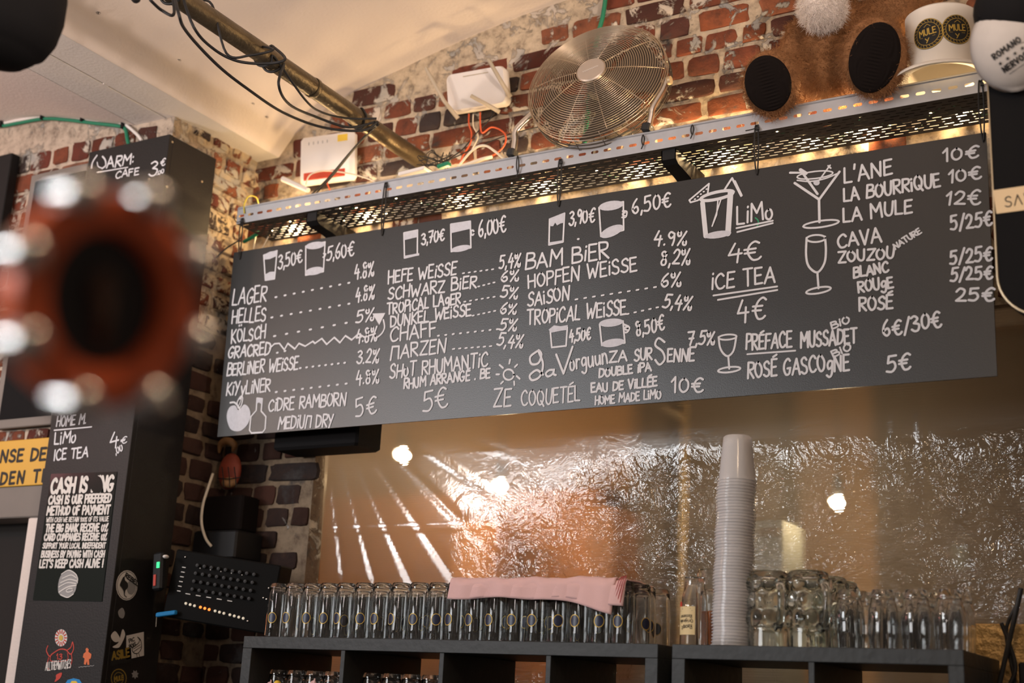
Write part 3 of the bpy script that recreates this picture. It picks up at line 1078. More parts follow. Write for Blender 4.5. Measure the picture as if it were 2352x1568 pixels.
# rolled upper rim of the front lip
mb.box((TX0, TY0-0.001, TZ0+0.050), (TX1, TY0+0.012, TZ1), 0.002)
mb.box((TX0, TY0-0.003, TZ0+0.0525), (TX1, TY0+0.002, TZ0+0.0555), 0.001)
mb.build('front_lip', M['galv'], tray)
mb = MB()
slotted(mb, lambda a, b: Vector((TX0+a, TY1, TZ0+b)), TL, 0.052, 1, 0.040, 0.024, 0.0085, 0.008, False)
mb.build('rear_lip', M['galv'], tray)
for bx in (-2.70, -1.447):
    mb = MB()
    prof = [(TY0+0.012, TZ0-0.001), (TY0+0.012, TZ0-0.030), (TY0+0.03, TZ0-0.040), (3.30, TZ0-0.046), (3.37, TZ0-0.058), (3.395, TZ0-0.10), (3.419, TZ0-0.10), (3.419, TZ0-0.001)]
    mb.prism([(bx-0.022, y, z) for y, z in prof], (0.003, 0, 0))
    mb.prism([(bx+0.019, y, z) for y, z in prof], (0.003, 0, 0))
    for (y0, z0), (y1, z1) in zip(prof[:5], prof[1:6]):
        mb.poly([(bx-0.022, y0, z0), (bx+0.022, y0, z0), (bx+0.022, y1, z1), (bx-0.022, y1, z1)])
    o = mb.build('bracket', M['black'], tray, recalc=True)
    o['label'] = 'black steel bracket arm'

# little warm lights lying in the tray
R = random.Random(77)
fl = thing('fairy_lights', 'string of tiny warm lights lying in the slotted steel cable tray', 'string lights', (-1.6, 3.3, TZ0))
pts = []
for i in range(47):
    pts.append(Vector((TX0+0.06+i*0.0565, 3.30+0.05*math.sin(i*1.7)+R.uniform(-.02, .02), TZ0+0.0035+R.uniform(0, .003))))
mb = MB(); mb.tube(smooth_path(pts, 3), 0.0011, 5)
mb.build('wire', M['green_cable'], fl)
for i, p in enumerate(pts):
    mb = MB(); mb.ball(p+Vector((0, 0, 0.0035)), 0.0034, 8)
    mb.build('light_bulb', M['led'], fl, 180)

for k in range(6):
    yk = 3.222+0.018*k
    xa = TX0+0.03 if k == 2 else -1.75+0.13*k
    xl_ = TX1-0.03-xa
    mb = MB(); mb.tube(smooth_path([Vector((xa+j*xl_/16, yk+R.uniform(-.007, .007), TZ0+0.0115+R.uniform(0, .004))) for j in range(17)], 4), 0.0055, 7)
    tag(mb.build('black_cable', M['rubber'], smooth=180), 'black cable lying lengthwise in the slotted tray', 'cable', 'cables lying in the tray')

# ------------------------------------------------------------------ the menu blackboard
BYF = 3.2
bz0, bz1, bx0, bx1 = Z(0.8176), Z(1.4365), -3.008, -0.598
board = thing('menu_board', 'long chalk-lettered blackboard drinks menu hanging under the cable tray', 'menu board', ((bx0+bx1)/2, BYF, bz0))
mb = MB()
q = [at(537, 580, BYF), at(499, 1003, BYF), at(2290.4, 863, BYF), Vector((bx1, BYF, bz1-0.002))]
mb.prism([(p.x, BYF, p.z) for p in (q[0], q[1], q[2], q[3])], (0, 0.006, 0))
mb.build('panel', M['board'], board, recalc=True)
OFF = 0.0012
A = (480, 500, 3.136)
B = (1130, 400, 2.8)
C_ = (1580, 320, 2.7034)
W1 = 0.0058


def P(name, fr, w=W1, seed=3, m='chalk'):
    return Photo(BYF, OFF, name, board, M[m], fr, w, seed=seed, auto=2)


p = P('price', A, seed=1)
p.t('3,50€', 500, 368, 672, 320, 92).t('5,60€', 850, 312, 1045, 268, 100).t('3,70€', 1535, 195, 1695, 158, 80).t('6,00€', 1945, 142, 2140, 96, 110)
p.fr = B
p.t('3,90€', 498, 328, 660, 303, 85).t('6,50€', 905, 257, 1150, 207, 92).t('4,50€', 500, 1080, 635, 1062, 78).t('8,50€', 932, 1040, 1110, 1000, 92)
p.done()
p = P('beer_entry', A, seed=5)
p.t('LAGER', 168, 632, 412, 600, 108).dots(485, 572, 1010, 470, 9, 10, .0062).t('4.8%', 1050, 440, 1188, 418, 104)
p.t('HELLES', 165, 765, 408, 742, 95).dots(455, 718, 1010, 620, 9, 10, .0062).t('4.8%', 1058, 602, 1190, 582, 98)
p.t('KÖLSCH', 163, 902, 405, 868, 90).dots(475, 852, 990, 758, 7, 12, .0062).t('5%', 1060, 757, 1188, 735, 84)
p.t('GRACRED', 138, 1012, 440, 982, 82, .0062).dots(495, 972, 550, 960, 2, 8, .0062).t('4.8%', 1060, 900, 1210, 885, 95)
p.t('BERLiNER WEiSSE', 132, 1140, 640, 1090, 86).dots(660, 1083, 980, 1045, 8, 8, .0062).t('3.2%', 1066, 1050, 1220, 1042, 94)
p.t('KiYyLiNER', 126, 1282, 440, 1250, 90).dots(487, 1255, 990, 1195, 9, 10, .0062).t('4.8%', 1062, 1202, 1225, 1185, 96)
p.l([(440, 940), (475, 908), (510, 905), (545, 950), (570, 905), (620, 945), (650, 905), (695, 925), (750, 890), (765, 905), (815, 870), (850, 912), (905, 862), (945, 900), (985, 850), (1030, 880), (1080, 835), (1120, 860), (1200, 835)], .0055)
p.t('CiDRE RAMBORN', 430, 1392, 985, 1348, 86).t('MEDiUП DRY', 500, 1520, 893, 1500, 84).t('5€', 1062, 1442, 1208, 1400, 125)
p.done()
p = P('arrow_drawing', A)
p.f([(1178, 690), (1272, 686), (1228, 772)]).l([(1258, 735), (1266, 790), (1245, 835), (1205, 868)], .005, True)
p.done()
p = P('beer_entry', A, seed=8)
p.t('HEFE WEiSSE', 1292, 474, 1780, 408, 88).dots(1835, 400, 2045, 372, 6, 12, .0045).t('5,4%', 2092, 367, 2242, 357, 96)
p.t('SCHWARZ BiER', 1292, 592, 1925, 502, 86).dots(1945, 495, 2055, 467, 4, 12, .0045).t('6%', 2105, 460, 2230, 452, 76)
p.t('TROPiCAL LAgER', 1285, 695, 1812, 616, 78).dots(1845, 605, 2055, 570, 6, 12, .0045).t('5%', 2100, 572, 2220, 584, 80)
p.t('DUNKEL WEiSSE', 1310, 785, 1888, 703, 78).dots(1905, 705, 2060, 672, 5, 12, .0045).t('6%', 2098, 690, 2212, 692, 72)
p.t('CHAFF', 1305, 897, 1638, 845, 98).dots(1655, 850, 2080, 803, 9, 10, .0052).t('5%', 2092, 808, 2212, 812, 84)
p.t('ПARZEN', 1308, 1022, 1705, 968, 95).dots(1765, 945, 2030, 925, 7, 14, .0045).t('5,4%', 2075, 920, 2258, 940, 85)
p.t('SHoT RHUMANTiC', 1305, 1158, 2008, 1070, 98).t('RHUM ARRANGÉ . BE', 1405, 1232, 2025, 1150, 68).t('5€', 1545, 1395, 1722, 1362, 135)
p.done()
p = P('beer_entry', B, seed=12)
p.t('BAM BiER', 218, 612, 752, 538, 100, .0062).dots(556, 418, 558, 418, 2, 3, .006).t('4.9%', 1040, 452, 1250, 455, 84)
p.t('HOPFEN WEiSSE', 235, 735, 932, 618, 88).t('8,2%', 1085, 587, 1272, 577, 92)
p.t('SAiSON', 232, 847, 497, 805, 84).dots(545, 805, 1050, 727, 10, 14, .0048).t('6%', 1088, 727, 1215, 720, 86)
p.t('TROPiCAL WEiSSE', 228, 970, 862, 903, 90).dots(875, 899, 1065, 857, 5, 12, .0048).t('5,4%', 1098, 856, 1280, 874, 88)
p.cut()
p.t('7,5%', 1262, 1098, 1430, 1094, 84)
p.l([(290, 1140), (248, 1175), (256, 1220), (300, 1215), (320, 1160), (300, 1135), (330, 1220), (310, 1300), (262, 1325), (245, 1295), (290, 1260), (330, 1290)], .0066, True).t('a', 345, 1306, 410, 1292, 70, .0062, cut=False)
p.l([(415, 1160), (462, 1282), (520, 1110)], .0066).t('orguun', 505, 1262, 745, 1216, 105, .0058, cut=False).t('ZA', 756, 1212, 868, 1197, 66, cut=False)
p.t('SUR', 918, 1202, 1030, 1190, 72, cut=False).l([(1112, 1080), (1072, 1055), (1052, 1100), (1098, 1140), (1112, 1190), (1080, 1225), (1052, 1195)], .006, True).t('ENNE', 1130, 1205, 1300, 1198, 82, cut=False)
p.t('DOUBLE iPA', 690, 1306, 1025, 1264, 52).t('EAU DE ViLLÉE', 640, 1404, 1062, 1362, 56, .0058).t('HOME MADE LiMO', 665, 1482, 1088, 1440, 54, .0048)
p.t('ZE', 12, 1500, 122, 1488, 110).t('COQUETÉL', 190, 1492, 566, 1455, 96, .0052, cut=False).t('10€', 1155, 1402, 1358, 1400, 92)
p.done()
p = P('soft_drink_entry', C_, seed=21)
p.t('LiMo', 305, 527, 527, 490, 108).l([(303, 552), (528, 506)], .005).l([(308, 576), (528, 521)], .005)
p.t('4€', 248, 765, 456, 742, 118).t('iCE TEA', 148, 936, 540, 884, 100).l([(160, 970), (555, 914)], .005).l([(188, 997), (556, 936)], .005).t('4€', 308, 1128, 478, 1120, 125)
p.done()
p = P('cocktail_entry', C_, seed=25)
p.t("L'ANE", 972, 272, 1268, 212, 88).t('10€', 1585, 140, 1802, 112, 76, .0056).t('LA BOURRiQUE', 970, 388, 1567, 292, 84).t('10€', 1618, 270, 1822, 246, 76, .0056)
p.t('LA MULE', 966, 516, 1392, 454, 84).t('12€', 1600, 406, 1815, 402, 84, .0056).t('5/25€', 1635, 566, 1888, 530, 86)
p.done()
p = P('wine_entry', C_, seed=31)
p.t('CAVA', 932, 672, 1203, 638, 86).t('ZOUZOU', 936, 768, 1280, 736, 68).t('NATURE', 1290, 684, 1452, 580, 36, .004)
p.t('BLANC', 1032, 862, 1247, 820, 60).t('5/25€', 1630, 778, 1888, 748, 86).t('ROUgE', 1060, 950, 1276, 918, 68).t('5/25€', 1632, 884, 1890, 862, 80)
p.t('ROSÉ', 1065, 1062, 1272, 1050, 80).t('25€', 1662, 1006, 1900, 1000, 76)
p.t('PRÉFACE', 362, 1306, 645, 1290, 92).l([(370, 1334), (668, 1312)], .0045).t('MUSSADET', 702, 1292, 1050, 1262, 92).t('BiO', 897, 1176, 1006, 1138, 44, .0046)
p.t('ROSÉ GASCOgNE', 372, 1482, 1002, 1430, 98).t('BiO', 906, 1352, 1016, 1305, 42, .0046).t('6€/30€', 1216, 1226, 1576, 1160, 94).t('5€', 1236, 1447, 1382, 1430, 96)
p.done()
p = P('green_mark', C_, m='chalk_green')
p.l([(420, 488), (436, 503), (438, 525), (424, 550)], .0035, True)
p.done('short green marker stroke across the underline')
# chalk drawings, each a part of its own


def DR(name, fr, w, seed):
    ph = Photo(BYF, OFF, name, board, [M['chalk'], M['chalk_fill']], fr, w, seed=seed)
    return ph


p = DR('small_glass_drawing', A, .0052, 41)
p.l([(396, 270), (492, 238), (474, 440), (408, 450)], closed=True).f([(396, 268), (440, 245), (494, 236), (490, 276), (440, 298), (402, 302)]).f([(402, 412), (440, 390), (476, 388), (472, 438), (440, 450), (408, 450)]).done()
p = DR('mug_drawing', A, .0052, 42)
p.l([(699, 205), (838, 175), (826, 388), (698, 414)], closed=True).l([(828, 258), (842, 262), (834, 282), (824, 284)]).ell(768, 200, 70, 26, -.15, fill=True).ell(762, 384, 68, 28, -.2, fill=True).done()
p = DR('small_glass_drawing', A, .0052, 43)
p.l([(1406, 110), (1504, 90), (1502, 268), (1410, 290)], closed=True).f([(1406, 110), (1504, 90), (1503, 140), (1408, 162)]).f([(1408, 275), (1516, 255), (1516, 272), (1410, 291)]).done()
p = DR('mug_drawing', A, .0052, 44)
p.l([(1743, 48), (1884, 26), (1888, 216), (1747, 244)], closed=True).ell(1900, 108, 10, 18).f([(1742, 45), (1885, 24), (1886, 80), (1745, 112)]).ell(1816, 222, 72, 22, -.2, fill=True).done()
p = DR('small_glass_drawing', B, .0052, 45)
p.l([(372, 290), (468, 252), (458, 436), (368, 455)], closed=True).f([(370, 285), (470, 248), (466, 312), (440, 318), (420, 330), (408, 312), (395, 335), (378, 335)]).f([(364, 440), (460, 425), (458, 438), (366, 457)]).done()
p = DR('mug_drawing', B, .0052, 46)
p.l([(690, 215), (846, 178), (848, 360), (702, 400)], closed=True).l([(842, 238), (868, 242), (862, 275), (838, 278)], sm=True).ell(850, 258, 8, 9).ell(768, 203, 80, 30, -.16, fill=True).ell(772, 368, 80, 32, -.42, fill=True).done()
p = DR('small_glass_drawing', B, .0052, 47)
p.l([(376, 1000), (486, 985), (478, 1104), (386, 1114)], closed=True).f([(366, 1000), (400, 972), (440, 978), (490, 970), (484, 1002), (450, 1006), (420, 1012), (380, 1020)]).done()
p = DR('mug_drawing', B, .0052, 48)
p.l([(694, 965), (844, 945), (856, 1085), (708, 1100)], closed=True).l([(848, 965), (885, 985), (872, 1015), (850, 1018)], sm=True).ell(866, 992, 9, 10).ell(768, 955, 78, 26, -.1, fill=True).ell(780, 1085, 76, 26, -.15, fill=True).done()
p = DR('apple_drawing', A, .005, 49)
p.f([(150, 1365), (190, 1352), (215, 1385), (255, 1345), (290, 1370), (300, 1425), (278, 1490), (225, 1535), (165, 1528), (138, 1480), (130, 1420)], True)
p.l([(155, 1332), (185, 1330), (210, 1355), (225, 1382)], .006, True).l([(212, 1370), (205, 1330), (232, 1285), (245, 1300), (236, 1345), (222, 1372)], .0045, True).l([(218, 1350), (236, 1305)], .003).done()
p = DR('bottle_drawing', A, .0056, 50)
p.l([(348, 1300), (386, 1304), (378, 1392), (412, 1432), (406, 1520), (388, 1545), (308, 1550), (294, 1530), (304, 1432), (342, 1388)], .0056, closed=True).f([(346, 1300), (386, 1302), (382, 1345), (362, 1330), (342, 1340)]).done()
p = DR('sun_drawing', A, .0056, 51)
p.ell(2160, 1130, 37, 38, w=.0056)
for a, b, c, d in ((2165, 1050, 2170, 1022), (2205, 1075, 2222, 1058), (2095, 1060, 2120, 1082), (2072, 1128, 2092, 1128), (2218, 1140, 2240, 1160), (2200, 1180, 2202, 1205), (2120, 1180, 2105, 1195)):
    p.l([(a, b), (c, d)], .0055)
p.done()
p = DR('lemonade_drawing', C_, .0056, 52)
p.l([(92, 395), (112, 600)], .0135).l([(266, 330), (250, 585)], .016).ell(182, 350, 104, 22, -.22, .009).ell(188, 592, 84, 22, -.15, fill=True)
p.l([(10, 378), (132, 276), (124, 340), (62, 380), (18, 392)], .005, closed=True).dots(45, 372, 118, 310, 5, 4, .0045).l([(230, 312), (262, 262), (276, 242), (332, 352)], .0058).l([(292, 262), (334, 350)], .007)
p.l([(206, 376), (152, 540), (180, 470), (188, 380)], .004).done()
p = DR('cocktail_drawing', C_, .0056, 53)
p.l([(664, 272), (816, 374), (942, 202)], .0066).ell(790, 222, 112, 22, -.12, .004).l([(680, 255), (760, 262), (850, 245), (925, 215)], .004, True).l([(815, 374), (818, 514)], .0068).ell(828, 526, 112, 20, -.14, .005)
p.l([(636, 208), (712, 208), (806, 340)], .0062).l([(700, 190), (735, 212)], .009).l([(884, 162), (806, 268)], .0042).l([(872, 165), (888, 180)], .0045).ell(800, 270, 20, 17, fill=True).done()
p = DR('flute_drawing', C_, .0056, 54)
p.l([(738, 612), (735, 720), (752, 790), (805, 826), (848, 770), (858, 690), (852, 605)], .0058, True).ell(796, 616, 58, 22, -.05, .005).l([(805, 826), (812, 925)], .0056).ell(812, 938, 78, 18, -.18, .005).done()
p = DR('wine_glass_drawing', C_, .0054, 55)
p.l([(192, 1228), (200, 1290), (222, 1330), (252, 1345), (285, 1310), (302, 1222)], .0054, True).ell(248, 1228, 56, 16, -.08, .0048).l([(252, 1345), (258, 1424)], .0054).ell(258, 1430, 70, 16, -.12, .005).done()

# cable ties that hang the board from the tray, and ties round the tray lip
names = ['outermost on the left', 'at the price of the lager column', 'above the small glass drawing', 'right of the lemonade glass drawing', 'at the far right beside the cocktail prices']
for i, (x, y0, y1) in enumerate(((556, 505, 595), (886, 424, 540), (1287, 370, 474), (1738, 292, 402), (2252, 190, 325))):
    a, b = at(x, y0, TY0-0.004), at(x-6 if i < 4 else x+6, y1, BYF-0.003)
    b.x = a.x if i else b.x
    b.z = min(b.z, bz1-0.012)
    mb = MB()
    mb.tube(smooth_path([a+Vector((0.004, 0, 0)), (a+b)/2+Vector((0.006, -.002, 0)), b, (a+b)/2+Vector((-0.006, -.002, 0)), a+Vector((-0.004, 0, 0)), a+Vector((0, 0.004, 0.004))], 6, True), 0.0021, 6, True)
    mb.obox(a+Vector((0.004, -0.003, -0.006)), (1, 0, 0), (0, 1, 0), (0, 0, 1), (0.004, 0.003, 0.004))
    if i in (0, 3):
        mb.tube(smooth_path([a+Vector((.004, -.004, -.004)), a+Vector((-.012, -.012, -.010)), a+Vector((-0.024, -.02, 0.012 if i == 0 else -.014))], 5), 0.0016, 5)
    tag(mb.build('cable_tie', M['rubber']), 'long black cable tie hanging the blackboard, '+names[i], 'cable tie', 'cable ties hanging the blackboard')
for (x, y0, y1), nm in zip(((1189, 358, 398), (1477, 310, 333), (1590, 287, 309)), ('under the left leg of the fan', 'under the right leg of the fan', 'loose between fan and teddy bear')):
    a, b = at(x, y0, TY0-0.006), at(x, y1, TY0-0.006)
    mb = MB()
    mb.tube(smooth_path([a, (a+b)/2+Vector((.006, -.003, 0)), b, (a+b)/2+Vector((-.004, .0, 0))], 6, True), 0.0019, 6, True)
    mb.tube([b, b+Vector((-.004, -.002, -.012))], 0.0017, 5)
    tag(mb.build('cable_tie', M['rubber']), 'short black cable tie round the tray rim, '+nm, 'cable tie', 'cable ties round the tray rim')

# ------------------------------------------------------------------ black box and gear on the dark wall left of the film
mb = MB()
c0, c1 = at(640, 975, 3.30), at(828, 1024, 3.30)
mb.box((c0.x, 3.28, c1.z), (c1.x, 3.41, c1.z+0.19), 0.008)
tag(mb.build('loudspeaker', M['black_matt']), 'black box loudspeaker half hidden behind the lower left corner of the blackboard', 'loudspeaker')

# ------------------------------------------------------------------ brass pipe and cables along it
pc = at(965, 368, 3.41)
pv = Vector((0, -1, 0.012)).normalized()
pr = 0.0285
mb = MB()
end = pc+pv*3.9
mb.lathe([(pr*0.86, 0.03), (pr, 0.03), (pr, 3.9), (pr*0.86, 3.9)], pc-pv*0.03, pv, 28, closed=True)
mb.lathe([(pr+.0015, 0.56), (pr+.0025, 0.562), (pr+.0025, 0.575), (pr+.0015, 0.577)], pc, pv, 28)
pipe = tag(mb.build('pipe', M['pipe'], smooth=40), 'tarnished brass pipe running along the vault into the brick wall', 'pipe')


def on_pipe(t, ang, k=1.0):
    """point at distance t from the wall along the pipe, ang round it"""
    u, w, n = basis(pv)
    return pc+pv*t+(u*math.cos(ang)+w*math.sin(ang))*(pr*k)


def cable(name, pts, r, m, label, group=None, n=7, closed=False):
    mb = MB(); mb.tube(smooth_path(pts, n, closed), r, 7, closed)
    return tag(mb.build(name, M[m], smooth=180), label, 'cable', group)


def wrap(t0, t1, turns, a0, k=1.16, n=18):
    return [on_pipe(t0+(t1-t0)*i/n, a0+turns*2*math.pi*i/n, k) for i in range(n+1)]


tie = at(838, 283, 3.25)
t_tie = (pc.y-3.05)
cable('black_cable', wrap(1.28, 1.20, 1.0, 0.3)+[at(410, 30, 2.1), at(430, 75, 2.2), at(500, 150, 2.42), at(570, 205, 2.6), at(650, 258, 2.8), at(740, 292, 2.95), at(830, 300, 3.03), at(868, 280, 3.06)], 0.0042, 'rubber', 'black cable with the lowest sag, slung beside the brass pipe', 'black cables along the pipe')
cable('black_cable', [at(345, 0, 2.05), at(372, 24, 2.1), at(400, 30, 2.12)]+wrap(1.18, 1.14, 1.0, 1.5)+[at(445, 62, 2.25), at(490, 112, 2.38), at(545, 140, 2.45), at(610, 146, 2.5), at(655, 136, 2.52)]+wrap(0.78, 0.74, 0.8, 0.9, n=10)+[at(640, 195, 2.6), at(665, 240, 2.75), at(725, 268, 2.9), at(800, 292, 3.0), at(862, 280, 3.06)], 0.0040, 'rubber', 'black cable wound twice round the brass pipe', 'black cables along the pipe')
cable('black_cable', [on_pipe(1.06, 2.0, 1.1), on_pipe(1.02, 1.4, 1.3), at(520, 122, 2.42), at(575, 127, 2.46), at(628, 114, 2.5)]+wrap(0.80, 0.78, 0.6, 2.2, n=8)+[at(700, 228, 2.78), at(740, 258, 2.9), at(800, 272, 3.0), at(865, 272, 3.05)], 0.0034, 'rubber', 'thin black cable looped under the brass pipe', 'black cables along the pipe')
cable('pipe_strap', [on_pipe(0.345+0.01*math.sin(i), i*2*math.pi/14, 1.12) for i in range(14)], 0.0032, 'rubber', 'black strap tying the cables to the brass pipe', None, 5, True)
cable('black_cable', [at(866, 285, 3.06), at(842, 308, 3.14), at(800, 355, 3.22), at(755, 408, 3.26), at(712, 450, 3.3)], 0.0032, 'rubber', 'black cable hanging from the pipe strap down to the tray, left of the pair', 'cables dropping into the tray')
cable('black_cable', [at(870, 285, 3.06), at(835, 318, 3.15), at(805, 352, 3.22), at(765, 402, 3.27), at(722, 448, 3.31)], 0.0030, 'rubber', 'black cable hanging from the pipe strap down to the tray, right of the pair', 'cables dropping into the tray')

# ------------------------------------------------------------------ white modem with a red base strip
c = [at(694, 318, 3.385), at(818, 300, 3.385), at(826, 415, 3.385), at(684, 428, 3.385)]
base = (c[2]+c[3])/2
mod = thing('modem', 'white wall modem with red bottom strip, left of the brass pipe', 'modem', base)
u = (c[1]-c[0]).normalized(); w = ((c[0]-c[3])+(c[1]-c[2])).normalized(); n = u.cross(w).normalized()
ctr = sum(c, Vector())/4
hx, hz = (c[1]-c[0]).length/2, (c[0]-c[3]).length/2
mb = MB(); mb.obox(ctr, u, w, n, (hx, hz, 0.017), 0.011)
mb.build('case', M['white_plastic'], mod, 40)
mb = MB(); mb.obox(ctr-w*(hz*0.72)+n*0.0165*(1 if n.y < 0 else -1)+u*(-0.005), u, w, n, (hx*0.76, hz*0.16, 0.0025), 0.002)
mb.build('red_strip', M['red_plastic'], mod)
mb = MB(); mb.obox(ctr+w*(hz*0.72)+u*(hx*0.62)+n*0.0172*(1 if n.y < 0 else -1), u, w, n, (hx*0.18, hz*0.14, 0.0006))
mb.build('sticker', M['yellow'], mod)
mb = MB()
for k in range(5):
    mb.obox(ctr+w*(hz*0.66)+u*(-hx*0.62+k*hx*0.17)+n*0.0172*(1 if n.y < 0 else -1), u+w*0.15, w, n, (0.0012, hz*0.06, 0.0006))
mb.build('status_lights', M['grey_ink'], mod)
a, b = at(650, 411, 3.35), at(708, 437, 3.33)
mb = MB(); mb.tube([a, b], [0.010, 0.0085], 10)
tag(mb.build('antenna', M['white_plastic'], mod, 40), None)
cable('white_cable', [at(702, 425, 3.34), at(712, 402, 3.33), at(745, 392, 3.32), at(800, 398, 3.3), at(850, 412, 3.28), at(868, 425, 3.26)], 0.0026, 'white_cable', 'thin white cable arching in front of the modem')
cable('red_cable', [at(758, 436, 3.36), at(752, 420, 3.36), at(760, 408, 3.36), at(778, 402, 3.365)], 0.0022, 'orange_cable', 'short orange cable under the modem')

# ------------------------------------------------------------------ white wifi router with grey antennas
c = [at(1030, 176, 3.375), at(1166, 152, 3.375), at(1163, 240, 3.375), at(1036, 262, 3.375)]
ctr = sum(c, Vector())/4
rou = thing('router', 'white wifi router with three beige antennas on the brick wall left of the fan', 'router', (c[2]+c[3])/2)
u = (c[1]-c[0]).normalized(); w = (c[0]-c[3]).normalized(); n = u.cross(w).normalized()
s_ = 1 if n.y < 0 else -1
hx, hz = (c[1]-c[0]).length/2, (c[0]-c[3]).length/2
mb = MB()
pts = []
for sx, sz, in ((1, 1), (-1, 1), (-1, -1), (1, -1)):
    for k in range(6):
        aa = math.atan2(sz, sx)-math.pi/4+k*math.pi/10
        pts.append(ctr+u*(sx*(hx-0.022)+0.022*math.cos(aa))+w*(sz*(hz-0.022)+0.022*math.sin(aa)))
mb.ringlist([[ctr+(p-ctr)*0.97-n*s_*0.016 for p in pts], [p-n*s_*0.012 for p in pts], [p+n*s_*0.008 for p in pts], [ctr+(p-ctr)*0.95+n*s_*0.0155 for p in pts]])
mb.build('case', M['white_plastic'], rou, 40, recalc=True)
mb = MB(); mb.obox(ctr+w*hz*0.72+n*s_*0.0158+u*0.004, u, w, n, (hx*0.42, 0.0016, 0.0008))
mb.build('light_slot', M['grey_plastic'], rou)
for pa, pm, pb in (((978, 156), (1020, 232), (1052, 272)), ((1122, 137), (1148, 182), (1173, 223)), ((1082, 220), (1115, 238), (1147, 257))):
    Ya = 3.30
    mb = MB(); mb.tube([at(*pa, Ya), at(*pm, Ya+0.02), at(*pb, 3.36)], [0.0062, 0.0066, 0.0075], 10)
    mb.build('antenna', M['grey_plastic'], rou, 40)
for k, (pts_, lab) in enumerate((([(1077, 262), (1077, 285), (1083, 305), (1080, 330), (1062, 360), (1052, 392)], 'orange network cable from the left socket of the router down into the tray'),
                                 ([(1103, 258), (1103, 285), (1108, 305), (1130, 292), (1158, 305), (1160, 330), (1140, 352), (1105, 368)], 'orange network cable looping right of the router'))):
    Yp = [3.37, 3.36, 3.36, 3.35, 3.33, 3.31, 3.30, 3.29]
    cable('orange_cable', [at(x, y, Yp[j]) for j, (x, y) in enumerate(pts_)], 0.0027, 'orange_cable', lab, 'orange network cables')
cable('white_cable', [at(1087, 262, 3.37), at(1087, 290, 3.37), at(1098, 315, 3.36), at(1078, 352, 3.33)], 0.0022, 'white_cable', 'thin pale cable hanging from the middle of the router')
cable('black_cable', [at(1130, 254, 3.37), at(1128, 270, 3.37), at(1095, 305, 3.36), at(1060, 345, 3.34), at(1020, 372, 3.3)], 0.0020, 'rubber', 'thin black cable running from the router to the pipe end')
cable('black_cable', [at(1010, 378, 3.30), at(1080, 345, 3.33), at(1160, 312, 3.35), at(1230, 293, 3.36), at(1290, 280, 3.37)], 0.0020, 'rubber', 'thin black cable passing behind the fan to the tray')
cable('white_cable', [at(1050, 385, 3.28), at(1085, 345, 3.27), at(1112, 334, 3.27), at(1140, 350, 3.27), at(1165, 372, 3.25)], 0.0040, 'white_cable', 'thick pale cable arching over the tray under the router')
cable('white_cable', [at(1060, 382, 3.26), at(1105, 366, 3.26), at(1130, 360, 3.28)], 0.0058, 'white_cable', 'short cream cable end lying in the tray left of the fan')
cable('green_cable', [at(1392, -14, 3.395), at(1384, 40, 3.395), at(1372, 85, 3.395), at(1362, 150, 3.395), at(1352, 240, 3.39), at(1342, 335, 3.37)], 0.0072, 'green_cable', 'thick green cable running down the brick wall behind the fan')
cable('earth_wire', [at(561, 490, 3.195), at(561, 470, 3.2), at(571, 451, 3.22), at(588, 453, 3.25), at(594, 470, 3.28)], 0.0024, 'yellow_cable', 'yellow earth wire loop on the left end of the tray')
cable('green_cable', [at(560, 555, 3.33), at(578, 545, 3.33), at(595, 533, 3.33)], 0.0065, 'green_cable', 'short green cable stub under the left end of the tray')
cable('white_cable', [at(582, 572, 3.34), at(586, 550, 3.34), at(592, 530, 3.34)], 0.0024, 'white_cable', 'thin white cable behind the left end of the blackboard, beside the green stub', 'white cables behind the blackboard')
cable('white_cable', [at(602, 570, 3.34), at(612, 552, 3.34), at(620, 535, 3.34)], 0.0022, 'white_cable', 'thin white cable behind the left end of the blackboard, right of the other', 'white cables behind the blackboard')
cable('black_cable', [at(495, 592, 3.2), at(520, 570, 3.22), at(548, 552, 3.25), at(556, 540, 3.28)], 0.0026, 'rubber', 'thin black cable from the black pillar to the left end of the tray')
# scrap wires and small tape roll at the pipe end
R = random.Random(4)
mb = MB()
for k in range(9):
    o_ = at(1000, 372, 3.30)
    mb.tube(smooth_path([o_+Vector((R.uniform(-.06, .06), R.uniform(-.03, .03), R.uniform(-.02, .035))) for _ in range(5)], 5), 0.0013, 5)
tag(mb.build('wire_tangle', M['rubber']), 'tangle of thin dark wires at the end of the brass pipe', 'wires')
for x, y, m_, lab in ((1020, 380, 'green_cable', 'green connector lying in the tray beside the pipe end'),):
    mb = MB(); mb.obox(at(x, y, 3.26), (1, 0.2, 0.25), (0, 1, 0), (-.25, 0, 1), (0.020, 0.010, 0.007), 0.003)
    tag(mb.build('connector', M[m_]), lab, 'connector')
mb = MB(); mb.obox(at(960, 402, 3.27), (1, 0, .06), (0, 1, 0), (-.06, 0, 1), (0.05, 0.04, 0.006), 0.002)
tag(mb.build('power_adapter', M['white_plastic']), 'flat white adapter lying in the tray below the brass pipe', 'adapter')

# ------------------------------------------------------------------ table fan
fc = at(1377, 200, 3.235)
vd = (fc-EYE).normalized()
mpp = (fc-EYE).dot(FWD)/F_PX
FR = 166*mpp
img = (RIGHT*(-0.45)+DOWN*(-0.89)).normalized()
img = (img-vd*img.dot(vd)).normalized()
fn_ = (-vd*math.cos(math.radians(49))+img*math.sin(math.radians(49))).normalized()
fx, fy, _ = basis(fn_, Vector((0, 0, 1)))
fan = thing('fan', 'round nickel wire table fan tilted upwards on the cable tray', 'fan', (fc.x, fc.y, TZ1))


def dome(t, side):
    """height of the wire cage at radius fraction t"""
    return side*(0.034+0.040*(1-t**2.2))


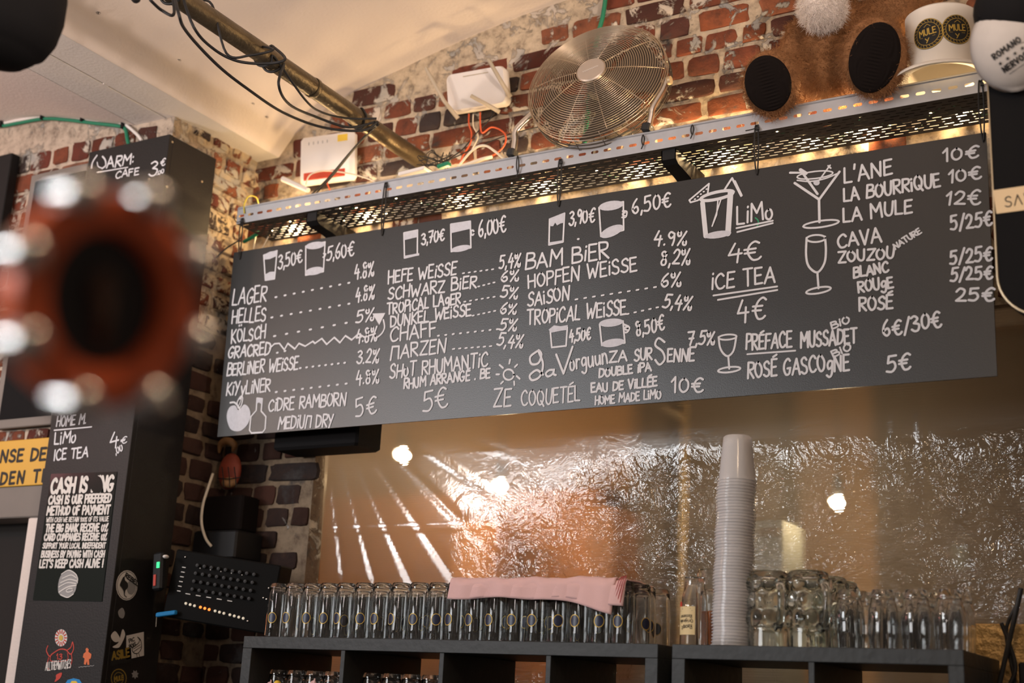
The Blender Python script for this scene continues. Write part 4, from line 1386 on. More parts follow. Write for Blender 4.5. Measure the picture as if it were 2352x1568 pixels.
for side, nm, nr in ((1, 'front_grille', 27), (-1, 'rear_grille', 22)):
    mb = MB()
    r0 = 0.21
    for k in range(nr):
        t = r0+(1-r0)*k/(nr-1)
        mb.torus(fc+fn_*dome(t, side), fn_, FR*t, 0.00125, 72, 5)
    nsp = 10 if side > 0 else 28
    for k in range(nsp):
        a = 2*math.pi*k/nsp
        pp = []
        for j in range(8):
            t = r0+(1-r0)*j/7
            aa = a+(0.5*t if side < 0 else 0)
            pp.append(fc+(fx*math.cos(aa)+fy*math.sin(aa))*FR*t+fn_*(dome(t, side)-side*0.002))
        mb.tube(pp, 0.0014, 5)
    mb.torus(fc+fn_*side*0.010, fn_, FR*1.004, 0.0022, 64, 6)
    mb.torus(fc+fn_*side*0.024, fn_, FR*1.004, 0.0018, 64, 6)
    for k in range(16):
        a = 2*math.pi*(k+.5)/16
        d_ = fx*math.cos(a)+fy*math.sin(a)
        mb.tube([fc+d_*FR*1.0+fn_*side*0.034, fc+d_*FR*1.004], 0.0012, 5)
    mb.build(nm, M['fanwire'] if side > 0 else M['fanblade'], fan, 180)
mb = MB()
ho = fc+fn_*(dome(0.2, 1)-0.006)
mb.lathe([(0.0001, 0.010), (FR*0.19, 0.009), (FR*0.205, 0.006), (FR*0.205, -0.002)], ho, fn_, 36)
hubo = mb.build('badge', M['hub'], fan, 40)
mb = MB()
pn = Pen(mb, lambda a, b: ho)
e1 = (RIGHT-fn_*RIGHT.dot(fn_)).normalized(); e2 = fn_.cross(e1).normalized()
pn.fn = lambda a, b: ho+fn_*0.0106+e1*a+e2*b
pn.stroke([(-0.024+k*0.0016, -0.003+0.0028*math.sin(k*1.9)+k*0.0002) for k in range(31)], 0.0011)
mb.build('badge_script', M['white_ink'], hubo)
mb = MB()
for k in range(4):
    a0 = 2*math.pi*k/4+0.4

    def blade(s_, t_):
        r = FR*(0.17+0.70*s_)
        wd_ = (0.55+0.35*s_)*(t_-0.5)*1.45
        a = a0+wd_
        return fc+(fx*math.cos(a)+fy*math.sin(a))*r+fn_*((t_-0.5)*0.038-0.004)
    mb.grid(blade, 8, 8)
mb.lathe([(0.0001, 0.018), (FR*0.16, 0.016), (FR*0.18, 0.0), (FR*0.18, -0.016)], fc, fn_, 24)
mb.build('blades', M['fanblade'], fan, 40)
mb = MB()
mb.lathe([(FR*0.02, -0.150), (FR*0.20, -0.145), (FR*0.27, -0.11), (FR*0.27, -0.050), (FR*0.14, -0.02)], fc, fn_, 24)
mb.build('motor', M['fanblade'], fan, 40)
# stand: bent tube legs with rubber feet and side knobs
for x0, y0, xm, ym, x1, y1, px_, py_ in ((1180, 338, 1186, 298, 1222, 262, 1226, 258), (1490, 292, 1500, 245, 1523, 205, 1531, 182)):
    f0, f1, f2, f3 = at(x0, y0, TY0+0.004), at(xm, ym, 3.205), at(x1, y1, 3.225), at(px_, py_, 3.235)
    f0.z = TZ1+0.013
    mb = MB(); mb.tube(smooth_path([f0, f0*0.45+f1*0.55, f1, f2, f3], 7), 0.0098, 12)
    leg = mb.build('leg', M['chrome'], fan, 180)
    mb = MB(); mb.obox(f0+Vector((-0.004, 0, -0.001)), (1, 0, -0.2), (0, 1, 0), (0.2, 0, 1), (0.013, 0.016, 0.013), 0.004)
    mb.build('rubber_foot', M['rubber'], leg)
kn = at(1532, 186, 3.235)
mb = MB(); mb.lathe([(0.0001, 0.0), (0.012, 0.001), (0.013, 0.008), (0.009, 0.016), (0.004, 0.018), (0.004, 0.03)], kn+Vector((0.014, 0, 0)), (-1, 0, 0), 16)
mb.build('tilt_knob', M['brass'], fan, 40)

# ------------------------------------------------------------------ teddy bear
def blob_mesh(name, balls, vox, m, parent, origin):
    """one continuous skin grown round overlapping balls and tapered limbs"""
    mb = MB()
    for b in balls:
        mb.ball(b[0], 1.0, 20, b[2] if len(b) > 2 else (0, 0, 1), (b[1][0], b[1][1], b[1][2]) if isinstance(b[1], tuple) else (b[1],)*3)
    o = mb.build(name, m, parent, 180, origin)
    md = o.modifiers.new('skin', 'REMESH'); md.mode = 'VOXEL'; md.voxel_size = vox; md.use_smooth_shade = True
    sm = o.modifiers.new('soft', 'SMOOTH'); sm.iterations = 6; sm.factor = 0.5
    dg = bpy.context.evaluated_depsgraph_get()
    me = bpy.data.meshes.new_from_object(o.evaluated_get(dg))
    o.modifiers.clear()
    o.data = me
    me.polygons.foreach_set('use_smooth', [True]*len(me.polygons))
    return o


def fur(o, count, length, seed, rad=0.0011, rough=0.02, bare=None):
    if bare:
        vg = o.vertex_groups.new(name='density')
        vg.add([v.index for v in o.data.vertices if not bare(v.co)], 1.0, 'REPLACE')
    md = o.modifiers.new('fur', 'PARTICLE_SYSTEM')
    ps = md.particle_system
    ps.seed = seed
    st = ps.settings
    if bare:
        ps.vertex_group_density = 'density'
    st.type = 'HAIR'
    st.count = count
    st.hair_length = length
    st.hair_step = 3
    st.display_step = 3
    st.render_step = 3
    st.use_advanced_hair = True
    st.brownian_factor = rough
    st.normal_factor = length/4*0.9
    st.object_align_factor = (0, 0, -length*0.1)
    st.root_radius = 1.0
    st.tip_radius = 0.2
    st.radius_scale = rad
    st.material = 1


bf = at(1905, 200, 3.27)
bear = thing('teddy_bear', 'large brown plush teddy bear sitting in the cable tray with both dark soles forward', 'teddy bear', (bf.x, bf.y, TZ1))
fl_, fr_ = at(1772, 192, 3.135), at(2010, 132, 3.115)
bd = at(1912, 120, 3.285)
hd = at(1888, -30, 3.22)
nl = (EYE+Vector((-0.25, 0.1, -0.1))-fl_).normalized()
nr_ = (EYE+Vector((0.15, 0.1, 0.0))-fr_).normalized()
hl = at(1850, 175, 3.285); hr = at(1955, 160, 3.285)


def limb(a, b, r0, r1, n=7):
    return [((a+(b-a)*i/n), r0+(r1-r0)*i/n) for i in range(n+1)]


balls = [(bd+Vector((0, 0.02, 0.0)), (0.105, 0.085, 0.125)), (bd+Vector((0, 0.01, -0.075)), (0.105, 0.080, 0.075)), (bd+Vector((0, 0.01, 0.10)), (0.085, 0.075, 0.07)),
         (hd+Vector((0.0, 0.045, 0.075)), (0.125, 0.10, 0.115)), (hd+Vector((-0.10, 0.06, 0.18)), 0.045), (hd+Vector((0.10, 0.06, 0.18)), 0.045)]
balls += limb(hl, fl_-nl*0.06, 0.066, 0.068) + limb(hr, fr_-nr_*0.062, 0.066, 0.072)
balls += [(fl_-nl*0.012, (0.078, 0.090, 0.040), nl), (fr_-nr_*0.014, (0.082, 0.104, 0.040), nr_)]
a0 = bd+Vector((0.09, 0.02, 0.085)); a1 = at(2066, 30, 3.29); a2 = at(2120, -8, 3.345)
balls += limb(a0, a1, 0.050, 0.054)+limb(a1, a2, 0.054, 0.052, 4)
b0 = bd+Vector((-0.09, 0.02, 0.085)); b1 = at(1815, 150, 3.31)
balls += limb(b0, b1, 0.046, 0.040)
body = blob_mesh('body', balls, 0.0085, M['fur'], bear, None)


def on_pad(co):
    p_ = co+bear.location+body.location
    for c_, n_, a_, b_, rot in PADS:
        u, w, nn = basis(n_)
        uu = u*math.cos(rot)+w*math.sin(rot); ww = -u*math.sin(rot)+w*math.cos(rot)
        d_ = p_-c_
        if d_.dot(nn) > -0.03 and (d_.dot(uu)/a_)**2+(d_.dot(ww)/b_)**2 < 0.92:
            return True
    return False


PADS = [(fl_+nl*0.0+Vector((-0.008, 0, 0.004)), nl, 0.060, 0.073, 0.22), (fr_+Vector((-0.002, 0, 0.0)), nr_, 0.062, 0.088, -0.25)]
fur(body, 32000, 0.0085, 3, 0.0010, 0.006, on_pad)
mz = at(1886, 14, 3.145)
muz = blob_mesh('muzzle', [(mz+Vector((0, 0.01, 0)), (0.066, 0.060, 0.058)), (mz+Vector((0, -0.012, -0.004)), (0.050, 0.045, 0.044))], 0.007, M['fur_white'], bear, None)
fur(muz, 5000, 0.007, 5, 0.0009, 0.006)
mb = MB(); mb.ball(mz+Vector((0, -0.052, 0.046)), 0.02, 14, (0, 0, 1), (1.2, 0.7, 0.8))
mb.build('nose', M['cord'], bear, 180)


def sole(c, n, a, b, rot, name):
    """padded oval of corduroy: ribs run across it"""
    u, w, nn = basis(n)
    uu = u*math.cos(rot)+w*math.sin(rot); ww = -u*math.sin(rot)+w*math.cos(rot)
    mb = MB()

    def f(s_, t_):
        r, an = t_, s_*2*math.pi
        x, y = r*a*math.cos(an), r*b*math.sin(an)
        rib = 0.0016*math.sin(y/0.0088*2*math.pi)*(1 if r < .97 else 0)
        return c+uu*x+ww*y+nn*(0.016*(1-r*r)**0.5+rib+0.016)
    mb.grid(f, 48, 46)
    return mb.build(name, M['cord'], bear, 180)


sole(fl_+nl*0.010+Vector((-0.008, 0, 0.004)), nl, 0.060, 0.073, 0.22, 'foot_pad')
sole(fr_+Vector((-0.002, 0, 0.0)), nr_, 0.062, 0.088, -0.25, 'foot_pad')

# ------------------------------------------------------------------ white hat with round stickers
hb = at(2165, 176, 3.222)
hat = thing('hat', 'white brimmed hat with round black and gold stickers, beside the teddy bear', 'hat', (hb.x, hb.y, TZ1))
hax = Vector((0.02, -0.05, 1)).normalized()
ho_ = Vector((hb.x, hb.y+0.005, TZ1+0.012))
cr_r, cr_h = 0.090, 0.168
mb = MB()
prof = [(0.0001, cr_h), (cr_r*0.9, cr_h-0.001), (cr_r*1.0, cr_h-0.008), (cr_r*0.965, 0.03), (cr_r*0.96, 0.012), (cr_r*0.985, 0.004), (cr_r*1.35, -0.003), (cr_r*1.40, -0.010), (cr_r*1.40, -0.013), (cr_r*1.34, -0.007), (cr_r*0.95, 0.000), (cr_r*0.93, 0.012), (cr_r*0.95, 0.03), (cr_r*0.97, cr_h-0.012), (0.0001, cr_h-0.006)]
mb.lathe(prof, ho_, hax, 56)
mb.build('hat_body', M['hat'], hat, 50)
hu, hw, hn = basis(hax, (0, 1, 0))


def crown(ang, z, off):
    r = cr_r*(0.965+0.035*max(0, min(1, (z-0.03)/(cr_h-0.04))))+off
    return ho_+hax*z+(hu*math.cos(ang)+hw*math.sin(ang))*r


def ang_of(x, y):
    """angle on the crown whose photo place is nearest to x"""
    best = None
    for k in range(360):
        a = 2*math.pi*k/360
        for z in [0.03+0.005*j for j in range(27)]:
            p_ = crown(a, z, 0)
            nrm = (p_-ho_-hax*z)
            if nrm.dot(EYE-p_) < 0:
                continue
            v_ = p_-EYE
            d_ = v_.dot(FWD)
            X, Y = W_PX/2+F_PX*v_.dot(RIGHT)/d_, H_PX/2+F_PX*v_.dot(DOWN)/d_
            e = (X-x)**2+(Y-y)**2
            if best is None or e < best[0]:
                best = (e, a, z)
    return best[1], best[2]


for (sx, sy), rr in (((2131, 79), 0.0405), ((2199, 68), 0.039), ((2249, 100), 0.036)):
    a_, z_ = ang_of(sx, sy)
    sg = 1 if (crown(a_+0.1, z_, 0)-crown(a_, z_, 0)).dot(RIGHT) > 0 else -1
    fm = lambda off: (lambda a, b, a_=a_, z_=z_, off=off, sg=sg: crown(a_+sg*a/cr_r, z_+b, off))
    mb = MB(); g_ = fm(0.0012)
    mb.grid(lambda s_, t_: g_(rr*t_*math.cos(2*math.pi*s_), rr*t_*math.sin(2*math.pi*s_)), 40, 4)
    st = mb.build('sticker', M['ink'], hat)
    mb = MB(); pn = Pen(mb, fm(0.0020))
    for rad, w_ in ((0.96, 0.0015), (0.74, 0.0011)):
        pn.stroke([(rr*rad*math.cos(2*math.pi*k/40), rr*rad*math.sin(2*math.pi*k/40)) for k in range(41)], w_)
    for k in range(26):
        t = 2*math.pi*k/26
        pn.stroke([(rr*.78*math.cos(t), rr*.78*math.sin(t)), (rr*.92*math.cos(t+.09), rr*.92*math.sin(t+.09))], 0.0008)
    pn.text('MULE', (-rr*0.52, -rr*0.08-0.002), (rr*0.54, -rr*0.08+0.002), rr*0.40, 0.0026, jit=0)
    pn.stroke([(-rr*.5, -rr*.22), (rr*.5, -rr*.18)], 0.0006)
    pn.text('Y', (-rr*0.12, -rr*0.60), (rr*0.12, -rr*0.58), rr*0.28, 0.0020, jit=0)
    pn.stroke([(-rr*.2, rr*.45), (0, rr*.62), (rr*.2, rr*.47)], 0.0012)
    mb.build('gold_print', M['gold'], st)

# ------------------------------------------------------------------ black rounded panel on the right, and the cap on it
PYF = 2.86
pl = at(2266, 160, PYF)
e0, e1, e2_, e3 = at(2266, 150, PYF), at(2290, 615, PYF), at(2312, 662, PYF), at(2352, 704, PYF)
pan = thing('tap_column', 'black upright panel with rounded foot, thin gold edge and gold band at the right edge', 'panel', (e3.x+0.2, PYF, e3.z))
lx = (e0.x+e1.x)/2
bzb = at(2420, 722, PYF).z
rad_ = 0.095
out = []
wpn = 0.62
for k in range(11):
    t = math.pi+math.pi/2*k/10
    out.append((e1.x+rad_+rad_*math.cos(t), bzb+rad_+rad_*math.sin(t)))
for k in range(11):
    t = 1.5*math.pi+math.pi/2*k/10
    out.append((e1.x+wpn-rad_+rad_*math.cos(t), bzb+rad_+rad_*math.sin(t)))
top_z = at(2266, 30, PYF).z
out += [(e1.x+wpn, top_z), (e0.x, top_z)]
cx_ = sum(p_[0] for p_ in out)/len(out); cz_ = sum(p_[1] for p_ in out)/len(out)
mb = MB(); mb.prism([(x, PYF, z) for x, z in out], (0, 0.05, 0))
mb.build('body', M['black_matt'], pan, recalc=True)
mb = MB(); mb.tube([Vector((x, PYF-0.001, z)) for x, z in out], 0.0022, 6, True)
mb.build('gold_edge', M['brass'], pan)
g0, g1 = at(2283, 437, PYF-.002), at(2290, 491, PYF-.002)
mb = MB(); mb.prism([(g0.x-.002, PYF-0.003, g0.z), (e1.x+wpn, PYF-0.003, g0.z), (e1.x+wpn, PYF-0.003, g1.z), (g1.x-.001, PYF-0.003, g1.z)], (0, 0.003, 0))
band = mb.build('gold_band', M['brass'], pan, recalc=True)
mb = MB(); pn = Pen(mb, lambda a, b: Vector((a, PYF-0.0042, b)))
q0, q1 = at(2310, 477, PYF), at(2372, 466, PYF)
pn.text('SΛV', (q0.x, q0.z), (q1.x, q1.z), 0.023, 0.0022, jit=0, gap=.2)
mb.build('band_lettering', M['ink'], band)

cc = at(2318, 85, PYF-0.075)
capo = thing('cap', 'grey-white and black trucker cap hung over the top of the black panel', 'cap', (cc.x, cc.y, cc.z-0.09))
cn = (EYE-cc).normalized()
cu = (RIGHT*0.97-DOWN*0.22).normalized(); cu = (cu-cn*cu.dot(cn)).normalized(); cw = cn.cross(cu).normalized()
if cw.z < 0:
    cw = -cw


def cap_pt(a, b, off=0.0):
    """front of the crown: a across, b up, both in metres"""
    rx, rz, ry = 0.082, 0.098, 0.062
    k = max(0.0, 1-(a/rx)**2-(max(b+0.02, -.09)/rz)**2)
    return cc+cu*a+cw*b+cn*(ry*math.sqrt(k)-0.02+off)


def cap_grid(r0, r1, t0, t1, nm, m_, off=0.0, par=capo):
    mb = MB()

    def f(s_, t_):
        an = t0+(t1-t0)*s_
        r = r0+(r1-r0)*t_
        return cap_pt(0.0815*r*math.cos(an), 0.0975*r*math.sin(an)-0.02, off)
    mb.grid(f, 40, 14)
    o_ = mb.build(nm, m_, par, 180)
    sd = o_.modifiers.new('thick', 'SOLIDIFY'); sd.thickness = 0.002
    return o_


fp = cap_grid(0.0, 1.0, 0, 2*math.pi, 'front_panel', M['cap_white'])
mb = MB(); mb.ball(cc+cw*0.052+cu*0.022-cn*0.030, 1, 28, cn, (0.088, 0.082, 0.068))
mb.build('black_crown', M['black_matt'], capo, 180)
mb = MB(); pn = Pen(mb, lambda a, b: cap_pt(a, b, 0.0042))
pn.text('ROMANO', (-0.036, -0.040), (0.022, -0.014), 0.012, 0.0030, jit=0, gap=.28)
pn.text('NERVOSO', (-0.020, -0.071), (0.040, -0.044), 0.012, 0.0030, jit=0, gap=.28)
for k in range(4):
    x_, y_ = -0.026+k*0.016, -0.0505+k*0.0072
    pn.fill([(x_+(0.0046 if j % 2 == 0 else 0.0019)*math.sin(math.pi*j/5), y_+(0.0046 if j % 2 == 0 else 0.0019)*math.cos(math.pi*j/5)) for j in range(10)])
pn.stroke([(-0.012+0.0018*k, -0.0765+0.0008*k+0.0008*math.sin(k*2.1)) for k in range(26)], 0.0010)
mb.build('front_print', M['ink'], fp)
mb = MB()
mb.grid(lambda s_, t_: cc+cu*(-0.055+0.14*s_)+cw*(0.055+0.085*t_*math.sin(math.pi*(0.12+0.76*s_)))+cn*(0.010-0.03*t_), 16, 8)
o_ = mb.build('brim', M['black_matt'], capo, 180)
sd = o_.modifiers.new('thick', 'SOLIDIFY'); sd.thickness = 0.003

# ------------------------------------------------------------------ black pillar boards with chalk prices
SXP, FYP = -3.12, 2.96
z_top = at(390, 307.5, FYP).z
xl = at(206.5, 343, FYP).x
ys = atX(497, 368, SXP).y
pil = thing('pillar_cladding', 'tall black painted boards round the brick pillar, with chalk prices on the front', 'pillar board', ((xl+SXP)/2, (FYP+ys)/2, Z(-1.1)))
mb = MB(); mb.box((xl, FYP, Z(-1.1)), (SXP, FYP+0.018, z_top), 0.0015)
mb.build('front_board', M['pillar'], pil)
mb = MB(); mb.box((SXP-0.018, FYP+0.0182, Z(-1.1)), (SXP, ys, z_top-0.001), 0.0015)
side = mb.build('side_board', M['pillar'], pil)
mb = MB()
for x, y in ((464, 417), (383, 429), (396, 326)):
    q = atX(x, y, SXP); mb.lathe([(0.0001, 0.0022), (0.003, 0.0018), (0.0042, 0.0)], q, (1, 0, 0), 10)
mb.build('screws', M['brass'], side)
D6 = (180, 280, 4.9)
D1 = (0, 950, 2.537)


def PP(name, m='chalk', w=0.0055, fr=D6, seed=2):
    return Photo(FYP, 0.0012, name, pil, M[m], fr, w, seed=seed, auto=1)


p = PP('price_entry')
p.l([(212, 378), (165, 450), (150, 520)], .006, True).l([(275, 390), (305, 430), (310, 490), (270, 525)], .006, True).l([(215, 455), (225, 500), (250, 515), (272, 522)], .004, True)
p.t('ARM:', 320, 522, 620, 470, 110, .0062, cut=False).l([(215, 570), (560, 512)], .004)
p.t('CAFE', 420, 640, 680, 590, 75, .005)
p.t('3', 795, 612, 880, 600, 145, .006).t('.00', 885, 600, 965, 575, 48, .0042, cut=False).t('€', 925, 500, 975, 490, 72, .0045, cut=False)
p.fr = D1
p.t('HOME M.', 330, 75, 500, 55, 55, .005).l([(318, 96), (535, 76)], .0045)
p.t('LiMo', 318, 180, 440, 165, 66, .0055).t('4', 640, 200, 690, 190, 85, .0055).t(',00', 678, 238, 718, 210, 38, .0042, cut=False).t('€', 705, 178, 740, 170, 38, .0035, cut=False)
p.t('ICE TEA', 315, 270, 512, 252, 58, .0055)
p.done()
# glossy poster
q = [at(118.5, 1088, FYP), at(270, 1083, FYP), at(235, 1381, FYP), at(76.5, 1378, FYP)]
mb = MB(); mb.prism([(a.x, FYP-0.0008, a.z) for a in q], (0, -0.0015, 0))
pos = tag(mb.build('poster', M['poster'], recalc=True), 'glossy black CASH IS KING poster stuck on the front of the black pillar', 'poster')


def poster_mark(fn, name, m='white_ink', off=0.0036):
    ph = Photo(FYP, off, name, pos, M[m], D1, 0.004, seed=4)
    fn(ph)
    return ph.done()


def lines(ph):
    k = dict(jit=0.01, gap=.16)
    ph.t('CASH IS KING', 300, 462, 660, 448, 82, .0105, **k)
    ph.t('CASH IS OUR PREFERED', 288, 527, 650, 515, 46, .0066, **k)
    ph.t('METHOD OF PAYMENT', 278, 590, 642, 583, 48, .0066, **k)
    ph.t('WITH CASH WE RETAIN 100% OF ITS VALUE', 275, 632, 636, 626, 26, .0030, **k)
    ph.t('THE BIG BANK RECEIVE 0%', 270, 688, 630, 684, 42, .0058, **k)
    ph.t('CARD COMPANIES RECEIVE 0%', 262, 738, 624, 736, 38, .0054, **k)
    ph.t('SUPPORT YOUR LOCAL INDEPENDENT', 254, 784, 618, 783, 30, .0040, **k)
    ph.t('BUSINESS BY PAYING WITH CASH', 246, 836, 612, 835, 36, .0050, **k)
    ph.t("LET'S KEEP CASH ALIVE !", 236, 896, 604, 893, 44, .0060, **k)


poster_mark(lines, 'poster_lettering')
poster_mark(lambda ph: ph.f([(530, 400), (548, 362), (590, 370), (606, 420), (592, 458), (545, 452)], True), 'dark_blot', 'poster', 0.0046)


def emblem(ph):
    ph.f([(408, 912), (440, 925), (462, 960), (452, 1000), (440, 1040), (400, 1070), (350, 1050), (345, 990), (365, 935)], True)


poster_mark(emblem, 'emblem', 'grey_ink')


def emblem2(ph):
    ph.l([(365, 935), (408, 912), (452, 940), (458, 985)], .003, True).l([(350, 1040), (400, 1010), (450, 1000)], .004, True).ell(412, 1028, 20, 10, -.3, .003).l([(370, 960), (420, 940), (450, 955)], .003, True).l([(360, 985), (410, 965), (455, 975)], .003, True).l([(350, 1010), (400, 985), (450, 990)], .003, True).l([(360, 1055), (400, 1070), (435, 1050)], .003, True)


poster_mark(emblem2, 'emblem_lines', 'white_ink', 0.0046)


# stickers on the pillar
def sticker(name, axis, shape, label, m, marks=(), fr=D1):
    """shape, marks: functions drawing on a Photo pen"""
    Yp = FYP if axis == 'Y' else SXP
    ph = Photo(Yp, 0.0008, name, None, M[m], fr, 0.004, axis, seed=6)
    shape(ph)
    o = tag(ph.done(), label, 'sticker')
    for i, (nm, mm, fnm) in enumerate(marks):
        ph = Photo(Yp, 0.0014+0.0005*i, nm, o, M[mm], fr, 0.003, axis, seed=7+i)
        fnm(ph)
        ph.done()
    return o


def rebel_bird(ph):
    ph.f([(712, 955), (722, 950), (726, 970), (740, 985), (742, 1010), (728, 1030), (722, 1060), (716, 1030), (704, 1010), (696, 995)], True)
    ph.l([(720, 1055), (735, 1068)], .002)
    ph.t('REBEL', 724, 948, 796, 1002, 24, .0036, jit=0)


sticker('round_sticker', 'X', lambda ph: ph.ell(738, 999, 63, 88, .04, fill=True), 'round pale REBEL sticker with a black bird on the right side of the black pillar', 'white_ink',
        (('ring', 'ink', lambda ph: ph.ell(738, 999, 57, 81, .04, .0016)), ('grey_patch', 'grey_ink', lambda ph: ph.ell(762, 1010, 26, 42, .04, fill=True)), ('bird_print', 'ink', rebel_bird)))
sticker('paper_sticker', 'X', lambda ph: ph.f([(735, 1292), (837, 1270), (838, 1408), (734, 1433)]), 'square grey-white paper sticker with a striped bird on the side of the black pillar', 'white_ink',
        (('bird_print', 'ink', lambda ph: ph.l([(800, 1300), (812, 1318), (800, 1340), (770, 1365), (775, 1390), (800, 1395), (822, 1365), (818, 1320), (800, 1300)], .0024, True).l([(775, 1370), (815, 1345)], .002).l([(778, 1385), (818, 1358)], .002).l([(795, 1395), (797, 1418)], .002).l([(805, 1392), (812, 1412)], .002)),
         ('bird_lettering', 'ink', lambda ph: ph.t('PIC', 752, 1335, 782, 1322, 22, .0024).t('BOIS', 752, 1368, 790, 1350, 22, .0024))))
sticker('torn_sticker', 'X', lambda ph: ph.f([(646, 1290), (668, 1266), (690, 1290), (700, 1320), (672, 1330), (652, 1315)], True).f([(712, 1256), (728, 1285), (712, 1330), (690, 1362), (655, 1358), (690, 1330)], True), 'torn black and white sticker beside the square bird sticker', 'white_ink')
sticker('dark_sticker', 'X', lambda ph: ph.f([(688, 1150), (712, 1130), (726, 1160), (716, 1190), (694, 1182)], True), 'small dark grey sticker below the round pale sticker', 'grey_ink')
sticker('asile_sticker', 'X', lambda ph: ph.f([(640, 1390), (762, 1362), (766, 1440), (644, 1468)]), 'black sticker with dull gold ASILE lettering under the bird sticker', 'ink',
        (('gold_lettering', 'gold_ink', lambda ph: ph.t('ASILE', 652, 1432, 752, 1412, 46, .006)),))
sticker('gold_round_sticker', 'X', lambda ph: ph.ell(690, 1540, 52, 62, 0, fill=True), 'round black sticker with gold ring low on the side of the pillar', 'ink',
        (('gold_ring', 'gold_ink', lambda ph: ph.ell(690, 1540, 44, 53, 0, .003).ell(690, 1540, 28, 34, 0, .002)), ('gold_lettering', 'gold_ink', lambda ph: ph.t('MULE', 664, 1560, 716, 1548, 26, .004))))
sticker('star_sticker', 'X', lambda ph: ph.f([(786+(22 if k % 2 == 0 else 14)*math.sin(math.pi*k/7), 1518+(28 if k % 2 == 0 else 17)*math.cos(math.pi*k/7)) for k in range(14)]), 'tiny star-shaped grey sticker near the lower edge of the pillar side', 'grey_ink')
sticker('oval_sticker', 'Y', lambda ph: ph.ell(357, 1305, 36, 50, .05, fill=True), 'oval cream and red sunburst sticker on the front of the black pillar', 'white_ink',
        (('red_ring', 'red_ink', lambda ph: [ph.l([(357+20*math.cos(t), 1305+28*math.sin(t)), (357+32*math.cos(t), 1305+45*math.sin(t))], .004) for t in [2*math.pi*k/14 for k in range(14)]]), ('centre_print', 'gold', lambda ph: ph.ell(357, 1305, 12, 17, 0, fill=True))))


def devil(ph):
    ph.l([(280, 1352), (272, 1380), (290, 1412), (310, 1395), (350, 1372), (385, 1375), (412, 1400), (430, 1370), (424, 1330), (414, 1360), (395, 1375)], .0035, True)
    ph.l([(285, 1420), (275, 1470), (290, 1490)], .003, True).l([(418, 1400), (420, 1440), (408, 1480)], .003, True).l([(300, 1400), (300, 1440), (390, 1435), (395, 1395)], .0026, True)
    ph.t('13', 330, 1432, 362, 1428, 32, .003)
    ph.f([(330, 1520), (362, 1508), (352, 1540), (320, 1562), (328, 1540)], True)


sticker('devil_sticker', 'Y', devil, 'red horned devil sticker with white lettering low on the front of the black pillar', 'red_ink',
        (('white_lettering', 'white_ink', lambda ph: ph.t('ALLTHEMWITCHES', 266, 1494, 414, 1480, 48, .0026, jit=.06)),))
sticker('figure_sticker', 'Y', lambda ph: ph.f([(508, 1362), (518, 1372), (516, 1386), (534, 1400), (530, 1425), (520, 1430), (522, 1462), (510, 1462), (508, 1440), (500, 1462), (490, 1458), (494, 1425), (484, 1418), (488, 1398), (502, 1386), (500, 1370)]), 'small orange standing figure sticker right of the devil sticker', 'orange_ink',
        (('caption_print', 'grey_ink', lambda ph: ph.l([(460+6*k, 1476-0.6*k+2*math.sin(k*2)) for k in range(16)], .0016)),))
sticker('blue_sticker', 'Y', lambda ph: ph.f([(382, 1572), (395, 1550), (430, 1540), (465, 1548), (480, 1572)]), 'blue and yellow sticker cut by the lower edge, below the devil sticker', 'blue',
        (('yellow_print', 'yellow', lambda ph: ph.f([(410, 1572), (420, 1556), (445, 1556), (458, 1572)])),))

# ------------------------------------------------------------------ things left of the pillar
mb = MB()
f0, f1, f2, f3 = at(44, 405, PY-0.045), at(222, 366, PY-0.045), at(196, 965, PY-0.045), at(-20, 965, PY-0.045)
wb = thing('dark_board', 'dark framed board on the left wall behind the orange badge', 'board', ((f0.x+f1.x)/2, PY-0.03, f2.z))
mb.box((f3.x, PY-0.036, f2.z), (xl-0.004, PY-0.014, f1.z), 0.003)
mb.build('frame', M['grey_wall'], wb)
mb = MB(); mb.box((f3.x+0.03, PY-0.040, f2.z+0.03), (xl-0.006, PY-0.0365, f1.z-0.03), 0.001)
mb.build('panel', M['black_matt'], wb)
h0, h1 = at(-30, 350, PY-0.05), at(28, 350, PY-0.05)
mb = MB(); mb.box((h0.x-0.2, PY-0.05, at(0, 960, PY-.05).z), (h1.x, PY-0.012, h1.z), 0.003)
wp = tag(mb.build('picture_frame', M['black']), 'dark picture frame cut by the left edge, beside the brick wall', 'picture frame')
s0, s1, s2, s3 = at(0, 1012, PY-0.02), at(108, 1004, PY-0.02), at(105, 1112, PY-0.02), at(0, 1112, PY-0.02)
mb = MB(); mb.box((s0.x-0.28, PY-0.018, s2.z), (s1.x+0.10, PY-0.012, s1.z), 0.002)
sgn = tag(mb.build('enamel_sign', M['sign_yellow']), 'old yellow sign with black capitals on the brick wall left of the black pillar', 'sign')
ph = Photo(PY-0.018, 0.001, 'sign_lettering', sgn, M['ink'], D1, .009, seed=9)
ph.t('NSE DE', 2, 282, 262, 268, 66, .009, jit=0, gap=.22).done()
ph = Photo(PY-0.018, 0.001, 'sign_lettering', sgn, M['ink'], D1, .009, seed=10)
ph.t('DEN TE', 2, 412, 275, 392, 66, .009, jit=0, gap=.3).done()
ph = Photo(PY-0.018, 0.001, 'sign_rule', sgn, M['ink'], D1, .009, seed=10)
ph.l([(100, 305), (214, 295)], .005)

